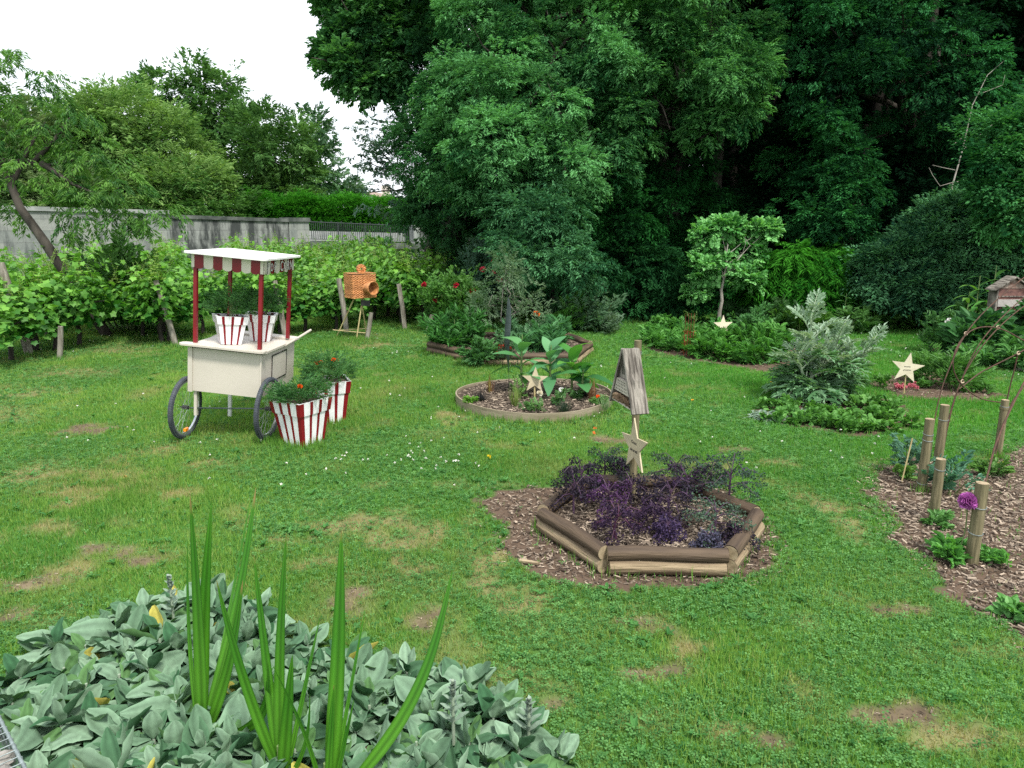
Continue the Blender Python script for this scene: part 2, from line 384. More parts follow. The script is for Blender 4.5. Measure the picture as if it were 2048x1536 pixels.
MINT = P2([(1290, 695), (1320, 706), (1380, 718), (1450, 732), (1540, 744), (1590, 740), (1600, 690), (1450, 668), (1320, 668)])
CARD = P2([(1510, 830), (1600, 857), (1700, 868), (1800, 862), (1830, 840), (1790, 800), (1650, 780), (1530, 800)])
RBED = P2([(1735, 770), (1790, 748), (1860, 742), (1950, 765), (2000, 790), (1960, 800), (1870, 800), (1790, 793)])
KBED = P2([(1860, 700), (1880, 712), (1960, 728), (2060, 748), (2400, 800), (2500, 690), (2000, 670)])
LAMB = P2([(-300, 1440), (0, 1395), (90, 1325), (220, 1262), (330, 1235), (480, 1240), (600, 1300), (700, 1345), (820, 1345), (930, 1375), (1010, 1425), (1090, 1480), (1150, 1600), (1100, 1800), (-300, 1800)])
# worn patches: picture position, radii in pixels, type (0 bare soil, 1 dry straw)
PATCH = [(855, 1240, 60, 26, 0), (1270, 1238, 75, 26, 0), (1270, 1340, 40, 14, 0), (1840, 1445, 110, 34, 0), (1130, 1412, 55, 20, 0), (1350, 1300, 60, 20, 1), (1340, 1332, 50, 18, 0),
         (750, 1050, 110, 30, 1), (820, 1085, 90, 26, 1), (860, 1060, 60, 22, 1), (800, 1140, 60, 26, 1), (700, 1215, 50, 30, 0), (640, 1130, 40, 16, 1), (60, 1170, 90, 26, 0), (120, 1140, 70, 20, 1), (200, 1105, 60, 14, 0), (260, 1130, 40, 14, 0),
         (210, 955, 90, 22, 1), (150, 990, 90, 24, 1), (250, 925, 60, 16, 1), (160, 860, 50, 14, 0), (60, 950, 60, 20, 1), (420, 930, 50, 16, 1), (1000, 1110, 60, 30, 1), (980, 1170, 60, 24, 1), (1040, 1200, 60, 20, 1), (1230, 880, 50, 12, 0), (1475, 900, 40, 8, 0), (1430, 926, 30, 8, 1), (1560, 930, 60, 12, 1),
         (910, 835, 30, 20, 1), (1330, 960, 50, 14, 1), (1000, 1400, 90, 26, 1), (960, 1350, 80, 20, 1), (560, 1085, 60, 18, 1), (330, 900, 50, 14, 1), (1800, 1215, 60, 12, 0), (1950, 1490, 120, 30, 1), (1450, 1470, 60, 20, 1), (1300, 800, 40, 8, 1), (1700, 1060, 40, 30, 1), (1640, 1010, 40, 20, 1), (360, 1000, 40, 16, 1), (100, 1060, 60, 18, 1), (30, 1240, 50, 26, 0), (1560, 1490, 50, 20, 0),
         (760, 690, 60, 6, 1), (930, 700, 40, 6, 1), (1330, 645, 60, 5, 1), (640, 870, 40, 10, 1), (40, 790, 60, 14, 1), (150, 745, 80, 8, 1), (250, 700, 60, 8, 1)]
_pt = []
for (a, b, rx, ry, k) in PATCH:
    c = G(a, b); t = c[1]*cp+CAM_H*sp
    ryw = abs(G(a, b-ry)[1]-G(a, b+ry)[1])/2
    _pt.append((c[0], c[1], rx*t/FPX, ryw, k))
def lawn_state(x, y):
    """0..1 coverage, dryness, clover share, mulch mask"""
    jx = (fbm(x, y, 2.4, 1, 4)-.5)*1.1; jy = (fbm(x, y, 2.4, 9, 4)-.5)*1.1; hf = fbm(x, y, 9, 17, 3)-.5
    soil = np.zeros_like(x); dry = np.zeros_like(x)
    for (cx, cy, rx, ry, k) in _pt:
        d = np.sqrt(((x-cx+jx*rx*1.8)/rx)**2+((y-cy+jy*ry*1.8)/ry)**2)
        w = np.clip(1.2-d+hf*(2.4 if k else 1.6), 0, 1)
        if k: dry = np.maximum(dry, w)
        else: soil = np.maximum(soil, np.clip(w*1.5-.35, 0, 1)); dry = np.maximum(dry, np.clip(w*1.5, 0, 1)*.7)
    dn = fbm(x, y, .9, 21, 5); left = np.clip((3.5-x)/6, 0, 1)
    dry = np.maximum(dry, np.clip((dn-.60)*5, 0, 1)*left*.6)
    dry = np.maximum(dry, np.clip((fbm(x, y, 3.5, 33, 3)-.62)*6, 0, 1)*.45)
    clov = np.clip((fbm(x, y, .55, 41, 4)-.43)*6, 0, 1)
    ex = x+jx*.3+hf*.25; ey = y+jy*.3-hf*.25
    mul = inpoly(ex, ey, SKIRT) | inpoly(ex, ey, RMUL) | inpoly(ex, ey, MINT) | inpoly(ex, ey, CARD) | inpoly(ex, ey, RBED) | inpoly(ex, ey, KBED) | inpoly(ex, ey, LAMB)
    solid = inpoly(x, y, HEXP) | (((x-CIRC[0])**2+(y-CIRC[1])**2) < CIRC[2]**2) | inpoly(x, y, BED2)
    return soil, dry, clov, mul, solid
def gz(x, y): return (fbm(x, y, .35, 77, 3)-.5)*.05
# ground sheet
xs = np.concatenate([[-400, -200, -100, -60, -40], np.arange(-28, -9, .5), np.arange(-9, 10, .06), np.arange(10, 25, .5), [30, 45, 80, 150, 400]])
ys = np.concatenate([[-100, -30, -10, -3], np.arange(0, 1.5, .25), np.arange(1.5, 17, .06), np.arange(17, 48, .5), [55, 70, 100, 200, 500, 900]])
X, Y = np.meshgrid(xs, ys); xf, yf = X.ravel(), Y.ravel()
soil, dry, clov, mul, solid = lawn_state(xf, yf)
gcol = colmix((.035, .11, .018), (.06, .16, .03), fbm(xf, yf, 2, 5))
gcol = gcol*(1-dry[:, None]*.75)+np.array([.20, .165, .085])*dry[:, None]*.75
gcol = gcol*(1-soil[:, None])+(np.array([.12, .092, .06])*(.55+.9*fbm(xf, yf, 14, 8, 3))[:, None])*soil[:, None]
gcol[mul | solid] = (.10, .07, .05)
gcol *= (.8+.4*fbm(xf, yf, 9, 66, 2))[:, None]
nx, ny = len(xs), len(ys); idx = np.arange(nx*ny).reshape(ny, nx)
F = np.stack([idx[:-1, :-1], idx[:-1, 1:], idx[1:, 1:], idx[1:, :-1]], -1).reshape(-1, 4)
GR = leafmat('lawn_ground', rough=.95, spec=.1, trans=0, noise=45)
mbg = MB(); mbg.add(np.stack([xf, yf, gz(xf, yf)], 1), F, gcol); g = mbg.build('ground', GR, smooth=True); tag(g, kind='structure')

# frustum sampling for ground cover
def sample_ground(dens, y0, y1, margin=1.2):
    a = [];
    ymid = np.linspace(y0, y1, 13)
    for i in range(12):
        ya, yb = ymid[i], ymid[i+1]; hw = .74*yb+margin
        n = int(dens*(yb-ya)*2*hw); a.append(np.stack([(rng.random(n)*2-1)*hw, ya+rng.random(n)*(yb-ya)], 1))
    return np.concatenate(a)
bl = MB(); cl = MB()
for (dens, y0, y1, s, tuft) in ((8500, 2.0, 4.6, 1, 1), (5200, 4.6, 7.5, 1.15, 1), (2700, 7.5, 12, 1.5, 1), (1150, 12, 20, 2.1, 1), (260, 20, 30, 3.2, 1)):
    p = sample_ground(dens, y0, y1); soil, dry, clov, mul, solid = lawn_state(p[:, 0], p[:, 1])
    keep = (~solid) & (rng.random(len(p)) < np.where(mul, .012, (1-.85*soil)*(1-.35*clov)*(1-.25*dry)))
    p = p[keep]; dry = dry[keep]; n = len(p)
    tall = fbm(p[:, 0], p[:, 1], 1.1, 90, 3)
    pos = np.c_[p, gz(p[:, 0], p[:, 1])]
    az = rng.random(n)*6.283; el = R_(35)+rng.random(n)*R_(50)
    ln = (.022+.03*rng.random(n)+.035*np.clip((tall-.5)*3, 0, 1))*(1+.25*(s-1))*(1-.4*dry)
    t = np.clip(dry*.9*(.4+rng.random(n))+(rng.random(n) < .10)*.7*rng.random(n), 0, 1)
    gg = colmix((.06, .18, .028), (.25, .40, .08), np.clip(rng.random(n)*.75+1.1*(fbm(p[:, 0], p[:, 1], .7, 52)-.42)+.05, 0, 1))
    rt = np.clip((p[:, 0]-.5)/4+(p[:, 1]-7)/14, 0, 1)[:, None]; gg = gg*(1-rt)+gg*np.array([.68, 1.06, .8])*rt
    c = gg*(1-t[:, None])+np.array([.36, .30, .15])*t[:, None]
    dv = rot_from(az, el)
    bl.scatter(T_BLADE, pos, frames(dv, rot_from(az+rng.normal(size=n)*.6, el+1.4)), np.stack([np.full(n, .0042*s), ln, ln], 1), c)
    # clover and small weeds
    p = sample_ground(dens*.30, y0, y1); soil, dry, clov, mul, solid = lawn_state(p[:, 0], p[:, 1])
    keep = (~solid) & (rng.random(len(p)) < np.where(mul, .012, np.clip(.12+clov, 0, 1)*(1-.97*soil)*(1-.6*dry)))
    p = p[keep]; n = len(p); pos = np.c_[p, gz(p[:, 0], p[:, 1])+.012+.022*rng.random(n)]
    nn = unit(rng.normal(size=(n, 3))*.35+np.array([0, 0, 1])); az = rng.random(n)*6.283
    t = rng.random(n); c = colmix((.03, .12, .03), (.15, .33, .10), t)
    cl.scatter(T_CLOV, pos, frames(rot_from(az, az*0), nn), (.011+.009*rng.random(n))*s, c)
# longer grass left where the mower cannot reach: round wheels, planters, posts and logs
tp_ = [(G(a, b)[:2], r_, n_) for a, b, r_, n_ in ((366, 872, .16, 260), (350, 880, .08, 120), (536, 888, .14, 240), (457, 828, .06, 90), (590, 902, .26, 380), (640, 880, .2, 200), (668, 850, .22, 240), (620, 900, .16, 200), (560, 892, .12, 160), (500, 860, .3, 200), (1842, 985, .05, 40), (1994, 918, .07, 90), (810, 662, .12, 120), (694, 670, .12, 120), (352, 692, .12, 120), (60, 712, .15, 160), (118, 722, .1, 120), (733, 682, .1, 90), (853, 669, .12, 100), (673, 675, .08, 60), (713, 680, .08, 60))]
for k_ in range(6):
    A_, B_ = HEXP[k_], HEXP[(k_+1) % 6]
    for f_ in np.linspace(.05, .95, 5): tp_.append((_ctr+(A_+(B_-A_)*f_-_ctr)*1.07, .07, 12))
for f_ in np.linspace(0, 6.28, 40): tp_.append((np.array([CIRC[0]+math.cos(f_)*1.05, CIRC[1]+math.sin(f_)*1.05]), .06, 45))
for k_ in range(6):
    A_, B_ = BED2[k_], BED2[(k_+1) % 6]
    for f_ in np.linspace(0, 1, 9): tp_.append((BED2.mean(0)+(A_+(B_-A_)*f_-BED2.mean(0))*1.08, .08, 30))
for (c_, r_, n_) in tp_:
    pp = c_+rng.normal(size=(n_, 2))*r_*.6; az = rng.random(n_)*6.283; el = R_(50)+rng.random(n_)*R_(38); ln = .05+.07*rng.random(n_)
    bl.scatter(T_BLADE, np.c_[pp, gz(pp[:, 0], pp[:, 1])], frames(rot_from(az, el), rot_from(az+3.14, 1.57-el)), np.stack([np.full(n_, .0055), ln, ln], 1), colmix((.05, .18, .025), (.2, .38, .07), rng.random(n_)))
tag(bl.build('grass', GRASS), 'short lawn grass with dry straw-coloured patches', 'grass', kind='stuff')
tag(cl.build('clover', GRASS), 'low clover and small weed leaves growing through the lawn', 'clover', kind='stuff')
# leafy weeds tufts
wd = MB(); p = sample_ground(9, 2.2, 16); pz = [G(*q)[:2] for q in ((600, 1065), (560, 1060), (360, 870), (480, 905), (1680, 960), (1000, 1060), (430, 880), (1290, 1290), (1500, 1170), (1250, 1180), (1400, 1175), (860, 780), (60, 1180), (980, 970), (500, 800))]
p = np.concatenate([p]+[np.array(q)+rng.normal(size=(9, 2))*.1 for q in pz]); st = lawn_state(p[:, 0], p[:, 1]); p = p[(~st[3]) & (~st[4]) & (st[0] < .3)]
for q in p:
    n = 8; az = rng.random(n)*6.283; s = (.02+.035*rng.random(n))*(.6+.7*rng.random())
    wd.scatter(T_OVAL, np.tile([q[0], q[1], gz(q[0], q[1])+.01], (n, 1)), frames(rot_from(az, .35+.5*rng.random(n)), np.tile([0, 0, 1.], (n, 1))), np.stack([s*.4, s, s], 1), colmix((.04, .15, .04), (.1, .27, .07), rng.random(n)))
tag(wd.build('weeds', GRASS), 'broad-leaved weed rosettes and dandelion tufts scattered over the lawn', 'weeds', kind='stuff')
# small white clover flowers and a few fallen petals
fl = MB(); p = sample_ground(2.6, 5.5, 16); w = fbm(p[:, 0], p[:, 1], .6, 120); p = p[w > .52]
p = np.concatenate([p, np.array([G(905, 938)[:2], G(870, 930)[:2], G(830, 900)[:2], G(690, 930)[:2]]).repeat(9, 0)+rng.normal(size=(36, 2))*.15])
st = lawn_state(p[:, 0], p[:, 1]); p = p[(~st[3]) & (~st[4])]
for q in p: bloom(fl, (q[0], q[1], .055), .008+.005*rng.random(), (.75, .75, .68), 9)
for (a, b, cc) in ((1202, 732, (.8, .8, .75)), (250, 955, (.5, .33, .12)), (1570, 797, (.8, .6, .1)), (1385, 800, (.8, .45, .05)), (1543, 764, (.8, .5, .1)), (978, 913, (.8, .6, .02)), (1190, 857, (.8, .2, .05)), (1188, 866, (.7, .2, .05))):
    q = G(a, b, .03); bloom(fl, q, .02, cc, 9)
tag(fl.build('clover_flowers', PETAL), 'tiny white clover flowers and fallen petals dotted over the lawn', 'flowers', kind='stuff')

# mulch chips
def chips(mb, pts, z, smin=.02, smax=.06, ex=2.1):
    n = len(pts); s = (smin+(smax-smin)*rng.random(n)**2.2)*.8
    az = rng.random(n)*6.283; nn = unit(rng.normal(size=(n, 3))*.45+np.array([0, 0, 1]))
    V = [(-.5, 0, 0), (.5, 0, 0), (.42, 1, 0), (-.42, 1, 0), (-.4, .1, .3), (.4, .1, .3), (.3, .9, .3), (-.3, .9, .3)]
    Fc = [(4, 5, 6, 7), (0, 1, 5, 4), (1, 2, 6, 5), (2, 3, 7, 6), (3, 0, 4, 7)]
    t = rng.random(n)**ex; c = colmix((.05, .036, .028), (.42, .34, .26), t)
    pos = np.c_[pts, z+rng.random(n)*.02]
    mb.scatter((V, Fc), pos, frames(rot_from(az, rng.normal(size=n)*.15), nn), np.stack([s*(.14+.3*rng.random(n)**1.5), s, s*.3], 1), c)
def in_region(poly, dens, jit=.12):
    lo, hi = poly.min(0), poly.max(0); n = int(dens*(hi-lo)[0]*(hi-lo)[1]); p = lo+rng.random((n, 2))*(hi-lo)
    q = p+rng.normal(size=p.shape)*jit*.9
    return p[inpoly(q[:, 0], q[:, 1], poly)]
mm = MB()
for poly, dens in ((SKIRT, 2300), (RBED, 500), (MINT, 260), (CARD, 420), (KBED[:4], 300)):
    p = in_region(poly, dens); st = lawn_state(p[:, 0], p[:, 1]); p = p[~st[4]]; chips(mm, p, gz(p[:, 0], p[:, 1]))
p = in_region(RMUL, 2300); p = p[(p[:, 0] < .8*p[:, 1]+1.5)]; chips(mm, p, gz(p[:, 0], p[:, 1]), .02, .07, 1.45)
p = HEXP.mean(0)+(in_region(HEXP, 3400, 0)-HEXP.mean(0))*.9; chips(mm, p, .085, .02, .075)
a = rng.random(4200)*6.283; r = .95*rng.random(4200)**.5; chips(mm, np.c_[CIRC[0]+np.cos(a)*r, CIRC[1]+np.sin(a)*r], .105, .02, .08)
p = BED2.mean(0)+(in_region(BED2, 450, 0)-BED2.mean(0))*.92; chips(mm, p, .125, .03, .08)
tag(mm.build('mulch', MULCH), 'brown wood-chip mulch covering the beds and their edges', 'mulch', kind='stuff')
cr = MB(); pc = sample_ground(1500, 2.2, 9); sc_ = lawn_state(pc[:, 0], pc[:, 1]); pc = pc[(~sc_[3]) & (~sc_[4]) & (sc_[0] > .15+.5*rng.random(len(pc)))]
chips(cr, pc, gz(pc[:, 0], pc[:, 1]), .006, .03, 3.0)
tag(cr.build('soil_crumbs', MULCH), 'crumbs of soil and dry thatch on the worn spots of the lawn', 'soil crumbs', kind='stuff')
sb = MB(); sb.prism(HEXP.mean(0)+(HEXP-HEXP.mean(0))*.95, -.05, .085, (.09, .06, .045))
a = np.linspace(0, 2*np.pi, 48, endpoint=False); sb.prism(np.c_[CIRC[0]+np.cos(a)*.985, CIRC[1]+np.sin(a)*.985], -.05, .105, (.09, .06, .045))
sb.prism(BED2.mean(0)+(BED2-BED2.mean(0))*.96, -.05, .125, (.09, .06, .045))
tag(sb.build('soil', SOIL), kind='structure')

# ================================================================== built things
def rrect(x0, x1, y0, y1, r, n=5):
    P = []
    for (cx, cy, a0) in ((x1-r, y0+r, -90), (x1-r, y1-r, 0), (x0+r, y1-r, 90), (x0+r, y0+r, 180)):
        for k in range(n+1):
            a = R_(a0+90*k/n); P.append((cx+r*math.cos(a), cy+r*math.sin(a)))
    return P
def one(name, mat, parent, fn, loc=None, rot=None, smooth=False):
    m = MB(); fn(m); return m.build(name, mat, parent, loc, rot, smooth)
def letters(txt, size, mat, parent, M, name='lettering', ext=.0015, sx=1, align='CENTER'):
    cu = bpy.data.curves.new(name, 'FONT'); cu.body = txt; cu.size = size; cu.extrude = ext; cu.align_x = align; cu.align_y = 'CENTER'; cu.offset = size*.012
    t_ = bpy.data.objects.new(name, cu); C.objects.link(t_); dg = bpy.context.evaluated_depsgraph_get()
    me = bpy.data.meshes.new_from_object(t_.evaluated_get(dg)); me.name = name; bpy.data.objects.remove(t_); me.materials.clear(); me.materials.append(mat)
    o = bpy.data.objects.new(name, me); C.objects.link(o); o.parent = parent
    o.matrix_local = M @ Matrix.Diagonal((sx, 1, 1, 1)); return o
# ---- popcorn cart
cart = thing('popcorn_cart', 'white wooden popcorn cart with red posts, scalloped red and white canopy and two bicycle wheels', 'cart', (-3.043, 7.425, .01))
_yaw, _rl = -.064, -.099
cart.rotation_euler = (Matrix.Rotation(_yaw, 3, 'Z') @ Matrix.Rotation(-_rl, 3, 'Y')).to_euler()
W2, DD, HC, HR, WB, ZB = .34, .792, .979, 1.919, .381, .496
one('body', CREAM, cart, lambda m: (m.box((-WB, -.045, ZB), (WB, .90, .955)), m.box((-WB-.012, -.058, ZB-.01), (-WB+.035, -.0455, .955)), m.box((WB-.012, -.056, ZB), (WB+.004, -.0455, .955))))
one('counter', CREAM, cart, lambda m: m.prism(rrect(-.405, .405, -.01, .93, .03), .957, .979))
one('front_ledge', CREAM, cart, lambda m: m.prism(rrect(-.47, .425, -.125, .012, .055), .9815, 1.000))
one('rear_ledge', CREAM, cart, lambda m: m.prism(rrect(-.44, .43, .80, .97, .06), .9815, 1.000))
for sx in (-.42, .405):
    one('push_handle', CREAM, cart, lambda m, sx=sx: m.tube([(sx, .55, .965), (sx, .98, .99), (sx+.02, 1.32, 1.03)], .014, 8))
hx = WB+.004
hatch = one('side_hatch', CREAM, cart, lambda m: m.box((WB+.001, .225, .62), (WB+.006, .64, .90)))
def fr(m):
    y0, y1, z0, z1, w = .22, .645, .615, .905, .011
    for a, b in (((hx, y0, z0), (hx+.006, y1, z0+w)), ((hx, y0, z1-w), (hx+.006, y1, z1)), ((hx, y0, z0+w), (hx+.006, y0+w, z1-w)), ((hx, y1-w, z0+w), (hx+.006, y1, z1-w))): m.box(a, b)
one('frame', BLACKM, hatch, fr)
for x in (-W2, W2):
    for y in (0, DD):
        one('post', RED, cart, lambda m, x=x, y=y: m.box((x-.018, y-.018, 1.0005), (x+.018, y+.018, HR-.001)))
for x, y in ((-WB+.03, .86), (WB-.03, .86)):
    one('leg', WHITE, cart, lambda m, x=x, y=y: m.box((x-.018, y-.018, .0-.099*-x*0-.02), (x+.018, y+.018, ZB-.001)))
one('roof', WHITE, cart, lambda m: m.prism(rrect(-.425, .425, -.125, .93, .06), HR, HR+.018))
# scalloped valance: stripes cut from board
def scallop(m, x0, x1, h, c, th=.008, rnd=True):
    n = 8; w = x1-x0; P = [(x0, 0), (x1, 0)]
    if rnd: P = [(x1, 0), (x0, 0)]+[(x0+w/2-math.cos(math.pi*k/n)*w/2, -(h-w*.32)-math.sin(math.pi*k/n)*w*.32) for k in range(n+1)]
    else: P = [(x1, 0), (x0, 0), (x0, -h), (x1, -h)]
    P = np.array(P); k = len(P); a = np.c_[P[:, 0], np.full(k, -th), P[:, 1]]; b = np.c_[P[:, 0], np.zeros(k), P[:, 1]]
    m.poly(a[::-1], c); m.poly(b, c); m.add(np.r_[a, b], [(i, (i+1) % k, k+(i+1) % k, k+i) for i in range(k)], c)
WC, RC = (.58, .54, .45), (.18, .009, .016)
def valance(m, L_, n, h, first=RC, strip=.03):
    scallop(m, 0, strip, h*.93, WC, rnd=False); w = (L_-strip*2)/n
    for i in range(n): scallop(m, strip+i*w, strip+(i+1)*w, h*(1.0 if i % 2 == 0 else .985), first if i % 2 == 0 else (WC if first == RC else RC))
    scallop(m, L_-strip, L_, h*.93, WC, rnd=False)
va = one('valance', PAINT, cart, lambda m: valance(m, .74, 7, .15), loc=(-.37, -.025, HR-.001))
one('valance', PAINT, cart, lambda m: valance(m, .74, 7, .15), loc=(-.37, DD+.035, HR-.001))
vs = one('valance', PAINT, cart, lambda m: valance(m, .81, 6, .15, first=WC), loc=(.372, -.02, HR-.001), rot=(0, 0, math.pi/2))
one('valance', PAINT, cart, lambda m: valance(m, .81, 6, .15, first=WC), loc=(-.364, -.02, HR-.001), rot=(0, 0, math.pi/2))
CW = pmat('letter_white', (.6, .58, .55), (.5, .48, .46), 8, .5)
for i, (ch, s) in enumerate(zip('POP CORN', (.15, .11, .15, 0, .15, .11, .14, .14))):
    if ch == ' ': continue
    for mt, off, g2 in ((BLACKM, .0105, 1.12), (CW, .0135, 1.0)):
        Mx = Matrix.Translation((.085+i*.091, -off, -.082)) @ Matrix.Rotation(math.pi/2, 4, 'X')
        letters(ch, s*1.0*g2, mt, vs, Mx, ext=.001, sx=.8)
# wheels
def wheel(y, x, fork, reflector):
    zc = .335+.099*x; w = thing('wheel', None, None); w.parent = cart; w.location = (x, y, zc)
    def ty(m):
        a = np.linspace(0, 2*np.pi, 49)
        m.tube([(0, math.cos(t)*.309, math.sin(t)*.309) for t in a], .025, 10, cap=False)
        for t in np.linspace(0, 2*np.pi, 84, endpoint=False):
            for dx, o in ((-.014, .0), (.014, .5), (0, .25)):
                tt = t+o*.037; c_, s_ = math.cos(tt), math.sin(tt); p = np.array([dx, c_*(.330-abs(dx)*.25), s_*(.330-abs(dx)*.25)])
                u = np.array([1, 0, 0]); v = np.array([0, -s_, c_]); q = np.array([0, c_, s_])
                B = [p+u*.0055*a1+v*.0045*a2+q*.005*a3 for a3 in (-1, 1) for a1, a2 in ((-1, -1), (1, -1), (1, 1), (-1, 1))]
                m.add(B, [(0, 3, 2, 1), (4, 5, 6, 7), (0, 1, 5, 4), (1, 2, 6, 5), (2, 3, 7, 6), (3, 0, 4, 7)])
    one('tyre', RUBBER, w, ty, smooth=False)
    def rim(m):
        n = 48
        for k in range(n):
            a, b = 2*math.pi*k/n, 2*math.pi*(k+1)/n; V = []
            for t in (a, b):
                for (xx, rr) in ((-.013, .292), (-.011, .270), (.011, .270), (.013, .292)): V.append((xx, math.cos(t)*rr, math.sin(t)*rr))
            m.add(V, [(0, 1, 5, 4), (1, 2, 6, 5), (2, 3, 7, 6)])
    one('rim', CHROME, w, rim)
    def spk(m):
        for k in range(28):
            a = 2*math.pi*k/28; b = a+(.5 if k % 4 < 2 else -.5); sx = .028*(1 if k % 2 else -1)
            m.tube([(sx, math.cos(b)*.02, math.sin(b)*.02), (0, math.cos(a)*.272, math.sin(a)*.272)], .0013, 4)
    one('spokes', CHROME, w, spk)
    one('hub', BLACKM, w, lambda m: (m.tube([(-.06, 0, 0), (-.035, 0, 0), (-.03, 0, 0), (.03, 0, 0), (.035, 0, 0), (.06, 0, 0)], [.006, .008, .022, .022, .008, .006], 12)))
    if reflector: one('reflector', pmat('orange_reflector', (.9, .28, .01), (.8, .2, .01), 5, .3), w, lambda m: m.box((-.012, -.02, -.262), (.012, .045, -.232)))
wheel(0, -.445, 1, True); wheel(0, .445, 1, False)
one('fork', CREAM, cart, lambda m: m.box((-.345, -.02, .22), (-.315, .02, ZB-.001)))
one('fork', CREAM, cart, lambda m: m.box((.325, -.02, .25), (.345, .02, ZB-.001)))
one('axle', STEEL, cart, lambda m: m.tube([(-.385, 0, .292), (.385, 0, .372)], .008, 8))

# ---- striped planters
def feathery(mb, c, w, h, n, cA=(.03, .10, .03), cB=(.09, .23, .07)):
    u = rng.random((n, 3)); az = u[:, 0]*6.283; rr = u[:, 1]**.5
    P = np.stack([np.cos(az)*rr*w/2, np.sin(az)*rr*w/2, h*(.15+.85*u[:, 2]*np.sqrt(1-rr**2*.7))], 1)+np.array(c)
    dr = unit(np.stack([np.cos(az)*rr, np.sin(az)*rr, np.full(n, .8)], 1)+rng.normal(size=(n, 3))*.3)
    add_sprays(mb, P, dr, .10+.06*rng.random(n), T_DIA, .04, .010, cA, cB, 'flat', rng.random(n))
def planter(name, label, p, bot, top, h, rz, fh, fw, nfl, inv=False, flw=(.75, .12, .01), z=0, tall=False, tilt=(0, 0)):
    t = thing(name, label, 'planter', (p[0], p[1], z), rz, 'red and white striped planters'); t.rotation_euler = (tilt[0], tilt[1], rz)
    wc, rc = (.76, .76, .77), (.19, .007, .014)
    A, B = (rc, wc) if not inv else (wc, rc)
    Wd = [.12, .175, .09, .175, .09, .175, .12] if not inv else [.15, .085, .2, .085, .2, .085, .15]
    Wd = np.cumsum([0]+Wd); Wd = Wd/Wd[-1]; cols = [A, B, A, B, A, B, A]
    if not inv: cols = [rc, wc, rc, wc, rc, wc, rc]
    def shell(m, z0, z1, o):
        for k in range(4):
            Rk = np.array([[math.cos(k*math.pi/2), -math.sin(k*math.pi/2)], [math.sin(k*math.pi/2), math.cos(k*math.pi/2)]])
            def P(s, z):
                hw = (bot+(top-bot)*z/h)/2+o; q = Rk @ np.array([(s*2-1)*hw, -hw]); return (q[0], q[1], z)
            for i in range(7): m.add([P(Wd[i], z0), P(Wd[i+1], z0), P(Wd[i+1], z1), P(Wd[i], z1)], [(0, 1, 2, 3)], cols[i])
    def lip(m, z0, z1, o):
        shell(m, z0, z1, o)
        for z_ in (z0, z1):
            a = (bot+(top-bot)*z_/h)/2+o; b = (bot+(top-bot)*z_/h)/2-.012
            for k in range(4):
                c_, s_ = math.cos(k*math.pi/2), math.sin(k*math.pi/2); r = lambda x, y: (c_*x-s_*y, s_*x+c_*y, z_)
                m.add([r(-a, -a), r(a, -a), r(b, -b), r(-b, -b)], [(0, 1, 2, 3)], wc if not inv else wc)
    one('pot', PAINT, t, lambda m: shell(m, 0, h*.74, 0)); one('rim', PAINT, t, lambda m: lip(m, h*.72, h, .012))
    ti = top/2-.014
    one('soil', SOIL, t, lambda m: m.prism([(-ti, -ti), (ti, -ti), (ti, ti), (-ti, ti)], h*.80, h*.93))
    fo = MB(); feathery(fo, (0, 0, h*.9), fw, fh, 110 if not tall else 62); fo.build('foliage', LEAF, t)
    sm = MB()
    for k in range(9):
        a = rng.random()*6.28; r = fw*.3*rng.random()
        sm.tube([(math.cos(a)*r*.4, math.sin(a)*r*.4, h*.9), (math.cos(a)*r, math.sin(a)*r, h*.9+fh*.75)], .004, 5)
    sm.build('stem', STEM, t)
    for k in range(nfl):
        a = rng.random()*6.28; r = fw*.42*rng.random()
        one('flower', PETAL, t, lambda m: bloom(m, (0, 0, 0), .026, flw, 30), loc=(math.cos(a)*r, math.sin(a)*r, h*.9+fh*(.75+.3*rng.random())))
    return t
g1 = G(589, 900); planter('striped_planter', 'large red and white striped planter of green marigold leaves nearest the cart wheel', (g1[0]+.03, g1[1]+.22), .29, .425, .49, R_(45+14), .20, .46, 1)
g2 = G(640, 851); planter('striped_planter', 'large striped planter of orange flowered marigolds partly hidden behind the other planter', (g2[0]+.07, g2[1]+.2), .29, .43, .50, R_(22), .28, .48, 4)
def onc(x, y, z):    # point on the cart's counter
    M3 = cart.rotation_euler.to_matrix() @ Vector((x, y, z)); return np.array(M3)+np.array(cart.location)
q = onc(-.09, .25, .9795); planter('striped_planter', 'small white planter with thin red stripes on the counter, nearer the front post', q, .20, .30, .30, R_(30), .27, .36, 0, inv=True, z=q[2], tall=True, tilt=(0, .099))
q = onc(.10, .62, .9795); planter('striped_planter', 'small striped planter at the back of the counter, half behind another', q, .20, .30, .30, R_(12), .25, .34, 0, inv=True, z=q[2], tall=True, tilt=(0, .099))

